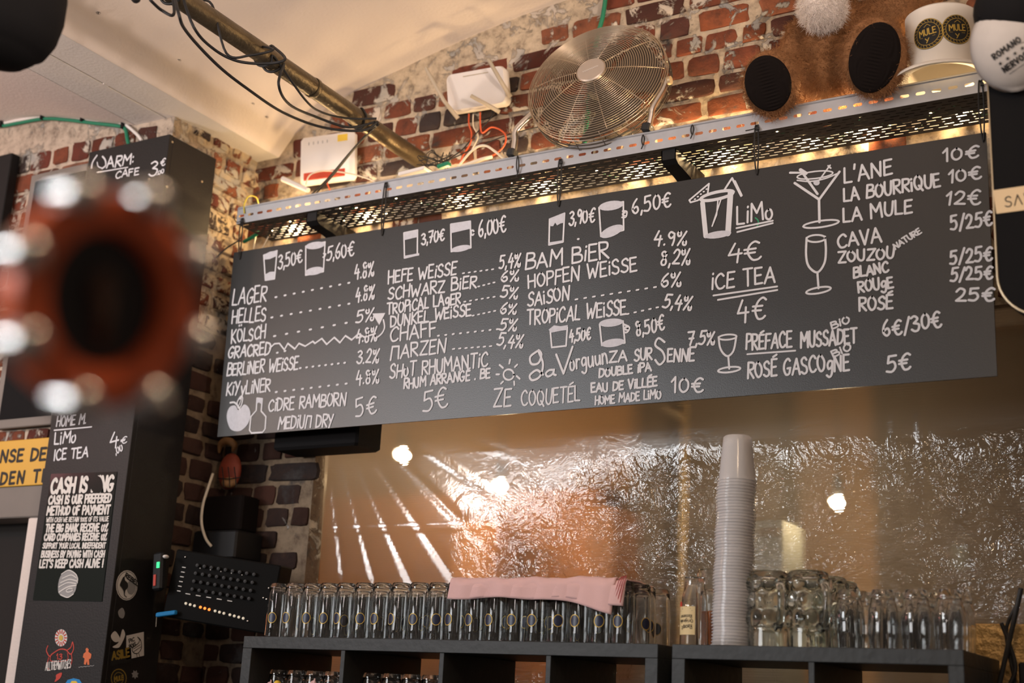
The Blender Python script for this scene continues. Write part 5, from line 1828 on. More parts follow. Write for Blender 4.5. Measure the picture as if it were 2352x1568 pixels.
# green pipe with white conduit along the left vault
zz = [(-0.2, 2.0)]
pts = [at(x, y, PY-0.014) for x, y in ((-60, 292), (0, 290), (40, 283), (100, 273), (150, 275), (215, 283), (275, 290), (288, 298), (292, 318), (300, 350))]
cable('green_pipe', pts, 0.0065, 'green_cable', 'green plastic pipe following the vault above the left wall')
cable('white_conduit', [p_+Vector((0, 0.004, 0.014)) for p_ in pts[:7]]+[at(312, 306, PY-0.012), at(325, 322, PY-0.012)], 0.006, 'white_plastic', 'white conduit beside the green pipe above the left wall')
mb = MB()
for x, y in ((3, 285), (97, 268), (189, 272), (282, 288)):
    mb.obox(at(x, y, PY-0.02), (1, 0, 0), (0, 1, 0), (0, 0, 1), (0.004, 0.008, 0.012), 0.001)
tag(mb.build('pipe_clips', M['black']), 'dark clips holding the green pipe to the wall', 'clips')

# ------------------------------------------------------------------ painted mask, mixer and small gear on the dark wall
k0 = at(530, 1080, 3.36)
mask = thing('painted_mask', 'red and tan painted wooden mask on the dark brick wall under the blackboard corner', 'mask', at(530, 1160, 3.38))
mb = MB(); mb.ball(at(528, 1082, 3.372), 1, 20, (0, -1, 0), (0.046, 0.062, 0.022))
mk = mb.build('face', M['tiki_red'], mask, 180)
mb = MB(); mb.ball(at(526, 1108, 3.352), 1, 16, (0, -1, 0), (0.030, 0.018, 0.016))
mb.build('mouth', M['tiki_tan'], mask, 180)
mb = MB()
for x in (510, 524, 538):
    mb.tube([at(x, 1072, 3.337), at(x+3, 1096, 3.332), at(x+4, 1118, 3.334)], 0.0018, 5)
mb.tube([at(500, 1098, 3.333), at(528, 1100, 3.330), at(552, 1096, 3.333)], 0.0018, 5)
mb.build('painted_lines', M['ink'], mask)
mb = MB(); mb.tube(smooth_path([at(503, 1040, 3.37), at(508, 1018, 3.36), at(525, 1012, 3.355), at(538, 1022, 3.36), at(534, 1036, 3.37)], 6), [0.004+0.009*math.sin(math.pi*i/24) for i in range(25)], 8)
mb.build('horn', M['tiki_tan'], mask, 180)
mb = MB(); mb.box((at(490, 1170, 3.38).x, 3.33, at(500, 1225, 3.38).z), (at(580, 1170, 3.38).x, 3.415, at(500, 1145, 3.38).z), 0.006)
tag(mb.build('dark_tin', M['cord']), 'dark painted box under the mask on the brick wall', 'box')
mb = MB(); mb.box((at(486, 1200, 3.36).x, 3.28, at(500, 1290, 3.36).z), (at(585, 1200, 3.36).x, 3.41, at(500, 1226, 3.36).z), 0.006)
tag(mb.build('amplifier', M['black']), 'small black amplifier on the wall above the mixer', 'amplifier')
cable('white_cable', [at(489, 1088, 3.30), at(478, 1120, 3.27), at(466, 1160, 3.26), at(463, 1200, 3.26), at(472, 1235, 3.27), at(486, 1255, 3.28)], 0.0048, 'white_cable', 'white cable hanging in a curve left of the painted mask')
# mixer: front turned a little to the left
m0, m1, m2, m3 = at(400, 1262, 3.10), at(640, 1300, 3.20), at(622, 1450, 3.20), at(376, 1418, 3.10)
mx = thing('mixer', 'black rack mixer with a row of lit buttons, left of the beer glasses', 'mixer', (m2+m3)/2)
u = (m1-m0).normalized(); w = (m0-m3); w = (w-u*w.dot(u)).normalized(); n = u.cross(w).normalized()
if n.y > 0:
    n = -n
ctr = (m0+m1+m2+m3)/4
hx, hz = (m1-m0).length/2, (m0-m3).length/2
mb = MB(); mb.obox(ctr-n*0.045, u, w, n, (hx, hz, 0.045), 0.004)
mb.build('case', M['mixer'], mx)
mb = MB(); mb.box((ctr.x+0.02, ctr.y+0.06, ctr.z-0.02), (ctr.x+0.10, D-0.001, ctr.z+0.02), 0.002)
mb.build('wall_bracket', M['black'], mx)
fc_ = lambda a, b, o_=0.0: ctr+u*(a*hx)+w*(b*hz)+n*o_
for k in range(13):
    a = -0.60+k*0.085+(0.03 if k > 2 else 0)+(0.03 if k > 5 else 0)+(0.03 if k > 8 else 0)
    mb = MB(); mb.ball(fc_(a, -0.52-0.012*k, 0.002), 0.0042, 8)
    o_ = mb.build('button_light', M['led_orange' if k in (3, 4, 5) else 'led_white'], mx, 180)
    if k in (3, 4, 5):
        o_['label'] = 'orange lit button'
for j in range(4):
    for k in range(9):
        mb = MB(); q = fc_(-0.52+k*0.135, 0.62-j*0.235, 0.0)
        mb.lathe([(0.006, 0.0), (0.0052, 0.010), (0.0001, 0.011)], q, n, 10)
        mb.build('knob', M['rubber'], mx, 40)
mb = MB()
for k in range(5):
    mb.obox(fc_(-0.45+k*0.20, 0.55, 0.0115), u, w, n, (0.0012, 0.0012, 0.0006))
for k in range(6):
    mb.obox(fc_(-0.78, 0.5-k*0.14, 0.002), u, w, n, (0.006, 0.0012, 0.0008))
for k in range(5):
    mb.obox(fc_(-0.6+k*0.2, -0.24, 0.002), u, w, n, (0.008, 0.0012, 0.0008))
mb.build('scale_marks', M['white_ink'], mx)
mb = MB()
for a, b in ((-0.80, 0.80), (0.86, 0.3), (0.80, 0.0), (0.86, -0.02), (0.92, -0.04), (0.6, -0.72)):
    mb.ball(fc_(a, b, 0.001), 0.0035, 8)
mb.build('screws', M['chrome'], mx, 180)
t0_ = at(362, 1308, 3.06)
ter = thing('card_terminal', 'small handheld terminal with green lit digits and red strip beside the black pillar', 'terminal', t0_-Vector((0, 0, 0.06)))
mb = MB(); mb.obox(at(366, 1312, 3.07), (1, 0, .1), (0, 1, 0), (-.1, 0, 1), (0.020, 0.012, 0.058), 0.006)
mb.build('case', M['black'], ter)
mb = MB(); mb.obox(at(363, 1297, 3.056), (1, 0, .1), (0, 1, 0), (-.1, 0, 1), (0.0055, 0.001, 0.009))
mb.build('display', M['led_green'], ter)
mb = MB(); mb.obox(at(355, 1332, 3.056), (1, 0, .1), (0, 1, 0), (-.1, 0, 1), (0.005, 0.001, 0.017), 0.0005)
mb.build('red_strip', M['red_ink'], ter)
mb = MB(); mb.ball(at(381, 1278, 3.06), 1, 12, (0, 0, 1), (0.011, 0.008, 0.006))
mb.build('white_tip', M['white_plastic'], ter, 180)
b0, b1 = at(360, 1412, 3.07), at(405, 1406, 3.10)
mb = MB(); mb.obox((b0+b1)/2, b1-b0, (0, 1, 0), Vector((0, 0, 1)), ((b1-b0).length/2, 0.006, 0.0065), 0.002)
clip = tag(mb.build('clip', M['blue']), 'bright blue plastic clip between the black pillar and the mixer', 'clip')
mb = MB(); mb.tube([b0+Vector((0, 0, -.004)), b0+Vector((0.002, 0.0, -0.035))], 0.002, 6)
mb.build('clip_spring', M['chrome'], clip)

# ------------------------------------------------------------------ clear crinkled plastic film over the opening
FY = D+0.03
fx0, fx1, fz0, fz1 = OPX0+0.003, OPX1, OPZ0+0.004, OPZ1-0.004


def crush(x, z):
    """how crumpled the film is at a place: crushed low and to the right, stretched smooth at the upper left"""
    zr = z-CAM_Z
    a = max(0, min(1, (0.76-zr)/0.2))*max(0, min(1, (x+2.28)/0.45))
    b = 0.45+0.9*noise.noise(Vector((x*1.7, zr*2.3, 5.0)))
    return 0.012+max(0, a*max(0.15, b+0.35))


def film_off(x, z):
    zr = z-CAM_Z
    o = 0.06*(1.06-zr)+0.006*noise.noise(Vector((x*2.2, 0, zr*2.2)))
    c = crush(x, z)
    o += c*0.010*noise.noise(Vector((x*9, 3, zr*11)))+c*0.005*abs(noise.noise(Vector((x*21, 7, zr*24))))
    # long pleats fanning down from the upper left corner
    t = max(0, min(1, (-1.95-x)/0.35))
    ang = math.atan2(x+2.80, 1.05-zr)
    o += t*0.0028*max(0, math.sin(ang*38))**6*max(0, min(1, (1.0-zr)*2))
    # fold lines left from the packing
    for z0_, st in ((0.575, 0.0022), (0.30, 0.003)):
        o -= st*math.exp(-((zr-z0_-0.01*x)/0.006)**2)
    for x0_ in (-0.905, -0.84):
        o -= 0.004*math.exp(-((x-x0_)/0.005)**2)
    return o


mb = MB()
NU, NV = 330, 200
mb.grid(lambda a, b: Vector((fx0+(fx1-fx0)*a, FY+film_off(fx0+(fx1-fx0)*a, fz0+(fz1-fz0)*b), fz0+(fz1-fz0)*b)), NU, NV)
film = mb.build('plastic_sheet', M['film'], None, 180)
ca = film.data.attributes.new('crush', 'FLOAT', 'POINT')
ca.data.foreach_set('value', [crush(v.co.x+film.location.x, v.co.z+film.location.z) for v in film.data.vertices])
tag(film, 'clear crinkled plastic sheet stretched over the wall opening behind the glasses', 'plastic sheet')

# the lamps and furniture seen through it
lamp_names = ('highest and furthest left', 'middle one, left of the cup stack', 'right of the cup stack')
for i, (x, y) in enumerate(((935, 1047), (1158, 1117), (1931, 1155))):
    q = at(x, y, 3.80)
    lp = thing('pendant_bulb', 'glowing bulb behind the plastic sheet, '+lamp_names[i], 'light bulb', q, 'bulbs behind the plastic sheet')
    mb = MB(); mb.ball(q, 0.0145, 16)
    mb.build('glass_bulb', M['bulb'], lp, 180)
    mb = MB(); mb.lathe([(0.007, 0.0135), (0.011, 0.018), (0.012, 0.065), (0.005, 0.075)], q, (0, 0, 1), 14)
    mb.build('socket', M['rubber'], lp, 40)
    mb = MB(); mb.tube([q+Vector((0, 0, 0.07)), Vector((q.x, q.y, Z(2.2)))], 0.003, 6)
    mb.build('cord', M['rubber'], lp)


def behind(name, x0, y0, x1, y1, Y, dep, m, label, cat, bev=0.004, zmin=None):
    a, b = at(x0, y0, Y), at(x1, y1, Y)
    mb = MB(); mb.box((min(a.x, b.x), Y, min(a.z, b.z) if zmin is None else zmin), (max(a.x, b.x), Y+dep, max(a.z, b.z)), bev)
    return tag(mb.build(name, M[m]), label, cat)


behind('steel_post', 1478, 780, 1556, 1010, 4.30, 0.12, 'dark_post', 'dark upright post behind the plastic sheet, seen below the middle of the blackboard', 'post', zmin=0.0)
behind('copper_pipe', 1572, 780, 1580, 1300, 3.75, 0.010, 'goldfoil', 'thin copper pipe rising behind the plastic sheet left of the cup stack', 'pipe', 0.003, zmin=0.0)
behind('carton', 1062, 1200, 1130, 1420, 4.0, 0.25, 'cardboard', 'tall orange-brown carton behind the plastic sheet above the pink towel', 'carton', zmin=0.0)
behind('carton', 1360, 1165, 1412, 1500, 3.9, 0.2, 'cardboard', 'narrow orange carton behind the crinkled film right of the pink towel', 'carton', zmin=0.0)
ap = behind('appliance', 1735, 1195, 1800, 1300, 3.70, 0.2, 'fridge', 'pale appliance behind the plastic sheet right of the cup stack', 'appliance', zmin=0.0)
q0, q1 = at(1745, 1212, 3.69), at(1790, 1232, 3.69)
mb = MB(); mb.box((q0.x, 3.688, q1.z), (q1.x, 3.70, q0.z), 0.003)
mb.build('handle', M['dark_post'], ap)
behind('paper_notice', 2200, 1252, 2228, 1308, 4.393, 0.006, 'fridge', 'small pale notice behind the plastic sheet at the right', 'notice', 0.001)
behind('dark_backing', 1586, 800, 1800, 1210, 4.25, 0.2, 'dark_post', 'dark cabinet behind the plastic sheet under the wine prices', 'cabinet', zmin=0.0)
behind('dark_backing', 2010, 800, 2420, 1420, 4.4, 0.12, 'dark_post', 'wide dark cabinet behind the plastic sheet at the far right', 'cabinet', zmin=0.0)  # added panel stands in for the dimly lit back wall
behind('low_cabinet', 720, 1150, 1380, 1560, 4.35, 0.15, 'cardboard', 'long low brown cabinet behind the plastic sheet at the left', 'cabinet', zmin=0.0)
cable('brass_rail', [at(1545, 938, 4.31), at(1610, 985, 4.29), at(1690, 1030, 4.26)], 0.010, 'brass', 'short brass rail slanting behind the plastic sheet left of the cup stack')
# golden panel and dark cables at the lower right corner
g0, g1 = at(2262, 1432, 3.405), at(2480, 1700, 3.405)
mb = MB(); mb.box((g0.x-0.08, 3.400, g1.z), (g1.x, 3.412, g0.z), 0.002)
tag(mb.build('textured_board', M['goldfoil']), 'golden textured board at the lower right behind the dark cables', 'board')
for k, (pts_, r_) in enumerate((([(2345, 1350), (2330, 1420), (2316, 1480), (2296, 1568), (2285, 1620)], 0.006), ([(2300, 1430), (2318, 1478), (2332, 1540), (2300, 1600)], 0.005), ([(2340, 1380), (2312, 1440), (2318, 1500), (2330, 1560), (2335, 1620)], 0.0045))):
    cable('black_cable', [at(x, y, 3.33+0.012*k) for x, y in pts_], r_, 'rubber', 'dark cable in the lower right corner beside the shelf, '+('thickest' if k == 0 else 'crossing to the right' if k == 1 else 'thinnest and rearmost'), 'cables in the lower right corner')
behind('picture_frame', 2338, 1520, 2420, 1640, 3.34, 0.02, 'black', 'dark frame cut by the lower right corner of the picture', 'frame')

# ------------------------------------------------------------------ open black shelf units
SY0, SY1 = 3.02, 3.392
ST = Z(0.186)
SB = Z(-0.49)


def shelf_unit(name, x0, x1, divs, label):
    t = thing(name, label, 'shelf unit', ((x0+x1)/2, SY1, SB))
    th, td = 0.033, 0.014
    for nm, lo, hi in (('top_board', (x0, SY0, ST-th), (x1, SY1, ST)), ('bottom_board', (x0, SY0, SB), (x1, SY1, SB+th))):
        mb = MB(); mb.box(lo, hi, 0.0012); mb.build(nm, M['shelf'], t)
    for xa in (x0, x1-th):
        mb = MB(); mb.box((xa, SY0, SB+th), (xa+th, SY1, ST-th), 0.001); mb.build('side_board', M['shelf'], t)
    mid = Z(-0.075)
    mb = MB(); mb.box((x0+th, SY0+0.002, mid-td), (x1-th, SY1, mid), 0.001); mb.build('middle_shelf', M['shelf'], t)
    for xd in divs:
        mb = MB(); mb.box((xd-td/2, SY0+0.002, mid), (xd+td/2, SY1, ST-th), 0.001); mb.build('divider', M['shelf'], t)
        mb = MB(); mb.box((xd-td/2, SY0+0.002, SB+th), (xd+td/2, SY1, mid-td), 0.001); mb.build('divider', M['shelf'], t)
    return mid


MID = shelf_unit('shelf_unit', -2.641, -1.362, (-2.289, -1.971, -1.657), 'long black open shelf unit carrying the ringed beer glasses')
shelf_unit('shelf_unit', -1.326, -0.659, (-0.99,), 'short black open shelf unit carrying the cup stack and dimpled mugs')
mb = MB(); mb.box((-2.9, 2.95, 0.0), (-0.5, 3.40, SB), 0.004)
tag(mb.build('back_counter', M['shelf']), 'black back counter below the open shelf units', 'counter')

# ------------------------------------------------------------------ beer glasses standing upside down
GP = [(0.0295, 0.0), (0.0300, 0.004), (0.0292, 0.060), (0.0268, 0.125), (0.0262, 0.136), (0.0255, 0.145), (0.0225, 0.149), (0.0001, 0.1495),
      (0.0001, 0.139), (0.0200, 0.138), (0.0240, 0.133), (0.0250, 0.120), (0.0274, 0.060), (0.0282, 0.004), (0.0285, 0.0)]


def ring_profile(prof, mb, seg, facets=0):
    mb.lathe([(r, z) for r, z in prof], (0, 0, 0), (0, 0, 1), seg, closed=True)


def make_tumbler():
    t = thing('beer_glass', 'x', 'beer glass', (0, 0, 0), 'upside-down beer glasses on the left shelf')
    mb = MB(); ring_profile(GP, mb, 28)
    mb.build('glass_body', M['glass'], t, 50)
    r_ = 0.0300
    mb = MB()
    f_ = lambda a, b: Vector((r_*math.sin(a/r_), -r_*math.cos(a/r_), 0.052+b))
    mb.grid(lambda s_, t_: f_(0.0115*t_*math.cos(2*math.pi*s_), 0.0135*t_*math.sin(2*math.pi*s_)), 20, 3)
    lg = mb.build('printed_badge', M['navy'], t)
    mb = MB(); r_ = 0.0304
    Pen(mb, f_).stroke([(0.0125*math.cos(2*math.pi*k/28), 0.0145*math.sin(2*math.pi*k/28)) for k in range(29)], 0.0017)
    mb.build('gold_ring', M['gold'], lg)
    return t


proto = make_tumbler()
R = random.Random(12)
first = True
GX0, GDX = at(630, 1462, 3.055).x, 0.0605
nrow = (19, 19, 19, 19)
rows = ('front row', 'second row', 'third row', 'rear row')
for r_i in range(4):
    yy = 3.056+r_i*0.0605
    for k in range(nrow[r_i]):
        x = GX0+k*GDX+(0.0 if r_i % 2 == 0 else 0.012)+R.uniform(-.0015, .0015)
        if x > -1.42:
            continue
        o = proto if first else copy_tree(proto)
        first = False
        o.location = (x, yy+R.uniform(-.002, .002), ST+0.0004)
        o.rotation_euler = (0, 0, R.uniform(-0.35, 0.55) if r_i == 0 else R.uniform(0, 6.28))
        o['label'] = 'ring-badged upside-down beer glass, %s from the left in the %s' % (nth(k+1), rows[r_i])

# glasses on the middle shelf, only their bases show
inner = None
for c_i, (xa, n_, nm) in enumerate(((-2.56, 4, 'leftmost shelf bay'), (-2.235, 4, 'second shelf bay'))):
    for r_i in range(2):
        for k in range(n_):
            if inner is None:
                o = thing('beer_glass', 'x', 'beer glass', (0, 0, 0), 'plain glasses inside the shelf bays')
                mb = MB(); ring_profile([(r, z*1.16) for r, z in GP], mb, 24)
                mb.build('glass_body', M['glass'], o, 50)
                inner = o
            else:
                o = copy_tree(inner)
            o.location = (xa+k*0.064, 3.09+r_i*0.075, MID+0.0004)
            o['label'] = 'plain upside-down glass inside the %s, %s from the left, %s' % (nm, nth(k+1), 'in front' if r_i == 0 else 'behind')
for i, (x0, x1, nm) in enumerate(((592, 640, 'left of the yellow ball'), (690, 742, 'right of the yellow ball'))):
    a, b = at(x0, 1562, 3.05), at(x1, 1562, 3.05)
    mb = MB()
    xc, hw_ = (a.x+b.x)/2, (b.x-a.x)/2
    top = at((x0+x1)/2, 1561 if i == 0 else 1558, 3.05).z
    prof_n = 12
    mb.grid(lambda s_, t_: Vector((xc+hw_*(2*s_-1)*(0.35+0.65*(1-t_)), 3.03+0.03*t_+0.004*math.sin(s_*9+t_*5), MID+0.001+(top-MID-0.001)*t_*(1-0.12*(2*s_-1)**2)+0.002*math.sin(s_*13))), 14, 10)
    o_ = mb.build('folded_cloth', M['pink'], None, 180)
    sd = o_.modifiers.new('thick', 'SOLIDIFY'); sd.thickness = 0.004
    tag(o_, 'pink cloth heaped in the leftmost shelf bay, '+nm, 'cloth', 'pink cloths in the shelf bay')
q = at(637, 1572, 3.042)
mb = MB(); mb.lathe([(0.010, MID-q.z+.0005), (0.012, MID-q.z+.06), (0.012, -0.012), (0.011, 0.004), (0.006, 0.011), (0.0001, 0.012)], q, (0, 0, 1), 16, cap0=True)
tag(mb.build('yellow_bottle', M['yellow'], smooth=60), 'small bottle with yellow-orange cap between the pink cloths in the leftmost shelf bay', 'bottle')

# ------------------------------------------------------------------ pink towel over the glasses
GT = ST+0.150
tx0, tx1 = at(1036, 1390, 3.03).x, at(1416, 1400, 3.03).x


def towel_mesh(x0, x1, drop_l, drop_r, yb, lift, seed):
    mb = MB()
    path = []

    def f(s_, t_):
        x = x0+(x1-x0)*s_
        drop = drop_l+(drop_r-drop_l)*(max(0, s_-0.55)/0.45)**1.5+0.003*math.sin(s_*14+seed)
        L1 = yb-3.022
        tot = L1+drop
        d = t_*tot
        wob = 0.0015*math.sin(s_*23+t_*3)+0.001*math.sin(s_*51)
        if d < L1-0.012:
            return Vector((x+0.012*(1-t_)*(1 if s_ < .5 else -.3), yb-d, GT+lift+0.002*math.sin(s_*17+d*40)+wob))
        if d < L1+0.008:
            an = (d-(L1-0.012))/0.02*math.pi/2
            return Vector((x, 3.022+0.012-0.0127*math.sin(an), GT+lift-0.0127*(1-math.cos(an))+wob))
        return Vector((x-0.10*(d-L1-.008)*(1-s_)*1.0+0.06*(d-L1)*s_*-1.0, 3.0205-0.010*math.sin((d-L1)*14)*(0.4+0.6*s_)+wob*1.5, GT+lift-0.0127-(d-L1-0.008)))
    mb.grid(f, 60, 40)
    return mb


tw = thing('towel', 'folded pink towel draped over the row of beer glasses', 'towel', ((tx0+tx1)/2, 3.05, GT))
o_ = towel_mesh(tx0, tx1, 0.046, 0.082, 3.20, 0.006, 0.4).build('top_layer', M['pink'], tw, 180)
sd = o_.modifiers.new('thick', 'SOLIDIFY'); sd.thickness = 0.0035; sd.offset = -1
o_ = towel_mesh(tx0+0.05, tx1+0.028, 0.040, 0.060, 3.19, 0.0015, 1.9).build('lower_layer', M['pink'], tw, 180)
sd = o_.modifiers.new('thick', 'SOLIDIFY'); sd.thickness = 0.003; sd.offset = -1
mb = MB()
for k in range(4):
    mb.tube(smooth_path([Vector((tx1+0.006+0.006*k, 3.06-.01*k, GT+0.012)), Vector((tx1+0.012+0.005*k, 3.02, GT+0.004)), Vector((tx1+0.004+0.006*k, 3.012, GT-0.03)), Vector((tx1-0.006+0.008*k, 3.012, GT-0.055))], 6), 0.0011, 5)
mb.build('red_check', M['pink_red'], tw)

# ------------------------------------------------------------------ tall stack of plastic cups
CUPH, CR0, CR1 = 0.112, 0.0345, 0.0455
cupP = [(0.0001, CUPH), (CR0-.003, CUPH), (CR0, CUPH-.003), (CR0+0.001, CUPH-0.014), (CR0+(CR1-CR0)*0.45, CUPH*0.5), (CR1-0.0012, 0.008), (CR1-0.001, 0.0045), (CR1+0.0022, 0.0038), (CR1+0.0022, 0.0012), (CR1-0.0008, 0.0004)]
cup = None
sx, sy = at(1678, 1482, 3.075).x, 3.078
topb = at(1688, 1106, 3.075)
NC = 54
pitch = (at(1686, 1104, 3.078).z-ST-0.004)/(NC-1)
for k in range(NC):
    if cup is None:
        mb = MB(); mb.lathe(cupP, (0, 0, 0), (0, 0, 1), 36)
        cup = mb.build('plastic_cup', M['cup'], None, 40, (0, 0, 0))
        o = cup
    else:
        o = cup.copy(); COL.objects.link(o)
    zf = k*pitch
    lean = 0.012*(k/NC)+0.0022*math.sin(k*0.5)*0.6
    o.location = (sx+lean, sy+0.0008*math.sin(k*1.7), ST+0.0004+zf)
    o.rotation_euler = (0, 0, k*0.7)
    tag(o, 'clear plastic cup, %s from the bottom of the tall upside-down stack' % nth(k+1) if k < NC-1 else 'clear plastic cup at the very top of the tall stack, wholly visible', 'plastic cup', 'stacked plastic cups')

# ------------------------------------------------------------------ bottle-shaped glass with label and an orange filled one
bx = at(1594, 1480, 3.075)
lb = thing('labelled_glass', 'upside-down glass with cream printed label left of the cup stack', 'glass', (bx.x, 3.075, ST))
mb = MB()
mb.lathe([(0.034, 0.0), (0.0345, 0.003), (0.0335, 0.06), (0.0300, 0.115), (0.0245, 0.135), (0.0245, 0.160), (0.0215, 0.162), (0.0001, 0.1625), (0.0001, 0.150), (0.018, 0.149), (0.0225, 0.132), (0.0282, 0.112), (0.0318, 0.06), (0.0328, 0.003), (0.0330, 0.0)], (bx.x, 3.075, ST+.0004), (0, 0, 1), 36, closed=True)
mb.build('glass_body', M['glass'], lb, 50)
lr = 0.0345
lf = lambda a, b, off=0.0: Vector((bx.x+(lr+off)*math.sin(a/lr-0.25), 3.075-(lr+off)*math.cos(a/lr-0.25), ST+0.058+b))
mb = MB(); mb.grid(lambda s_, t_: lf(-0.024+0.048*s_, -0.034+0.066*t_), 14, 4)
lbl = mb.build('paper_label', M['lab_cream'], lb)
mb = MB(); pn = Pen(mb, lambda a, b: lf(-a, -b, 0.0006))
pn.text('Recept', (-0.016, 0.010), (0.012, 0.014), 0.010, 0.0012)
pn.text('Originale', (-0.018, -0.002), (0.018, 0.000), 0.008, 0.0010)
pn.text('Rossener', (-0.016, -0.013), (0.016, -0.011), 0.008, 0.0010)
pn.stroke([(-0.018, -0.022), (0.018, -0.021)], 0.0008); pn.stroke([(-0.014, -0.027), (0.012, -0.026)], 0.0008)
mb.build('label_print', M['ink'], lbl)
mb = MB(); pn = Pen(mb, lf)
pn.fill([(-0.019+0.007*math.sin(k*2*math.pi/9), 0.034+0.011*math.cos(k*2*math.pi/9)) for k in range(9)])
mb.build('red_seal', M['red_ink'], lbl)
ox = at(1628, 1480, 3.115)
og = thing('orange_glass', 'glass with orange contents squeezed between labelled glass and cup stack', 'glass', (ox.x, 3.125, ST))
mb = MB(); mb.lathe([(r*1.0, z) for r, z in GP], (ox.x, 3.135, ST+.0004), (0, 0, 1), 28, closed=True)
mb.build('glass_body', M['glass'], og, 50)
mb = MB(); mb.lathe([(0.0001, 0.006), (0.026, 0.006), (0.0245, 0.085), (0.0001, 0.088)], (ox.x, 3.135, ST+.0004), (0, 0, 1), 24)
mb.build('orange_contents', M['peel'], og, 50)
jx = at(1640, 1480, 3.24)
jar = thing('glass_jar', 'tall clear glass jar half hidden behind the cup stack', 'jar', (jx.x, 3.25, ST))
mb = MB(); mb.lathe([(0.046, 0.0), (0.048, 0.004), (0.048, 0.19), (0.044, 0.200), (0.0001, 0.202), (0.0001, 0.196), (0.042, 0.194), (0.0455, 0.186), (0.0455, 0.004), (0.0455, 0.0)], (jx.x, 3.25, ST+.0004), (0, 0, 1), 36, closed=True)
mb.build('glass_body', M['glass'], jar, 50)

# ------------------------------------------------------------------ dimpled beer mugs, upside down
def make_mug():
    t = thing('beer_mug', 'x', 'beer mug', (0, 0, 0), 'dimpled beer mugs')
    mb = MB()
    seg, H_ = 64, 0.172

    def rad(a, z):
        zz_ = z/H_
        r = 0.0495-0.004*max(0, (zz_-0.93)/0.07)**2*1.6
        if 0.26 < zz_ < 0.97:
            row_h = 0.232
            ri = int((zz_-0.26)/row_h)
            cz = 0.26+row_h*(ri+0.5)
            nd = 9
            ph_ = (ri % 2)*0.5
            da = ((a/(2*math.pi)*nd+ph_) % 1)-0.5
            dx = da*2*math.pi*r/nd/0.0165
            dz = (zz_-cz)*H_/0.0185
            d2 = dx*dx+dz*dz
            if d2 < 1:
                r += 0.0072*math.sqrt(1-d2)-0.0022
            else:
                r -= 0.0022
        return r
    rings = []
    NZ = 60
    for i in range(NZ+1):
        z = H_*i/NZ
        rings.append([Vector((rad(2*math.pi*k/seg, z)*math.cos(2*math.pi*k/seg), rad(2*math.pi*k/seg, z)*math.sin(2*math.pi*k/seg), z)) for k in range(seg)])

    def circ(r, z):
        return [Vector((r*math.cos(2*math.pi*k/seg), r*math.sin(2*math.pi*k/seg), z)) for k in range(seg)]
    rings += [circ(0.040, H_+0.002), circ(0.036, H_-0.001), circ(0.0002, H_-0.002), circ(0.0002, H_-0.014), circ(0.036, H_-0.015), circ(0.0425, H_-0.024), circ(0.0435, H_*0.4), circ(0.0455, 0.003), circ(0.0465, 0.0)]
    mb.ringlist(rings, closed=True)
    mb.build('glass_body', M['mugglass'], t, 60)
    mb = MB()
    hp = smooth_path([(0.046, 0, 0.142), (0.064, 0, 0.146), (0.080, 0, 0.128), (0.083, 0, 0.090), (0.077, 0, 0.055), (0.060, 0, 0.040), (0.046, 0, 0.048)], 6)
    mb.tube(hp, 0.0085, 12)
    mb.build('handle', M['mugglass'], t, 180)
    return t


mug = make_mug()
for i, (x, Yp, rz, lab) in enumerate(((1767, 3.085, -0.9, 'front dimpled glass beer mug beside the cup stack, upside down'), (1858, 3.085, -0.75, 'front dimpled glass beer mug right of another mug, next to the small tumblers'),
                                      (1900, 3.21, 1.2, 'dimpled glass mug in the second row, dark rim showing behind the right front mug'), (1925, 3.31, 0.4, 'rearmost dimpled glass mug, partly hidden by the tumblers'))):
    o = mug if i == 0 else copy_tree(mug)
    q = at(x, 1484, Yp)
    o.location = (q.x if i < 2 else at(x, 1400, Yp).x, Yp, ST+0.0004)
    o.rotation_euler = (0, 0, rz)
    o['label'] = lab

# ------------------------------------------------------------------ bulbous small tumblers, upside down
def make_bulb():
    t = thing('tumbler', 'x', 'tumbler', (0, 0, 0), 'bulbous tumblers on the right shelf')
    mb = MB()
    mb.lathe([(0.0300, 0.0), (0.0306, 0.003), (0.0328, 0.03), (0.0335, 0.055), (0.0318, 0.085), (0.0275, 0.105), (0.0262, 0.112), (0.0268, 0.116), (0.0235, 0.127), (0.0225, 0.130), (0.0001, 0.1305),
              (0.0001, 0.116), (0.0225, 0.112), (0.0262, 0.098), (0.0303, 0.082), (0.0320, 0.055), (0.0314, 0.03), (0.0292, 0.003), (0.0290, 0.0)], (0, 0, 0), (0, 0, 1), 32, closed=True)
    mb.build('glass_body', M['glass'], t, 50)
    return t


bt = make_bulb()
k_ = 0
spots = []
for i in range(4):
    spots.append((at(1953+i*77, 1485, 3.075).x, 3.075, 'front row', i+1))
for i in range(5):
    spots.append((-0.955+i*0.066, 3.145, 'second row', i+1))
for i in range(4):
    spots.append((-0.925+i*0.0685, 3.215, 'third row', i+1))
for i in range(3):
    spots.append((-0.86+i*0.0685, 3.285, 'rear row', i+1))
for i, (x, y, rw, kk) in enumerate(spots):
    if x > -0.685:
        continue
    o = bt if i == 0 else copy_tree(bt)
    o.location = (x, y, ST+0.0004)
    o.rotation_euler = (0, 0, R.uniform(0, 6))
    o['label'] = 'bulbous clear upside-down tumbler, %s from the left in its %s' % (nth(kk), rw)

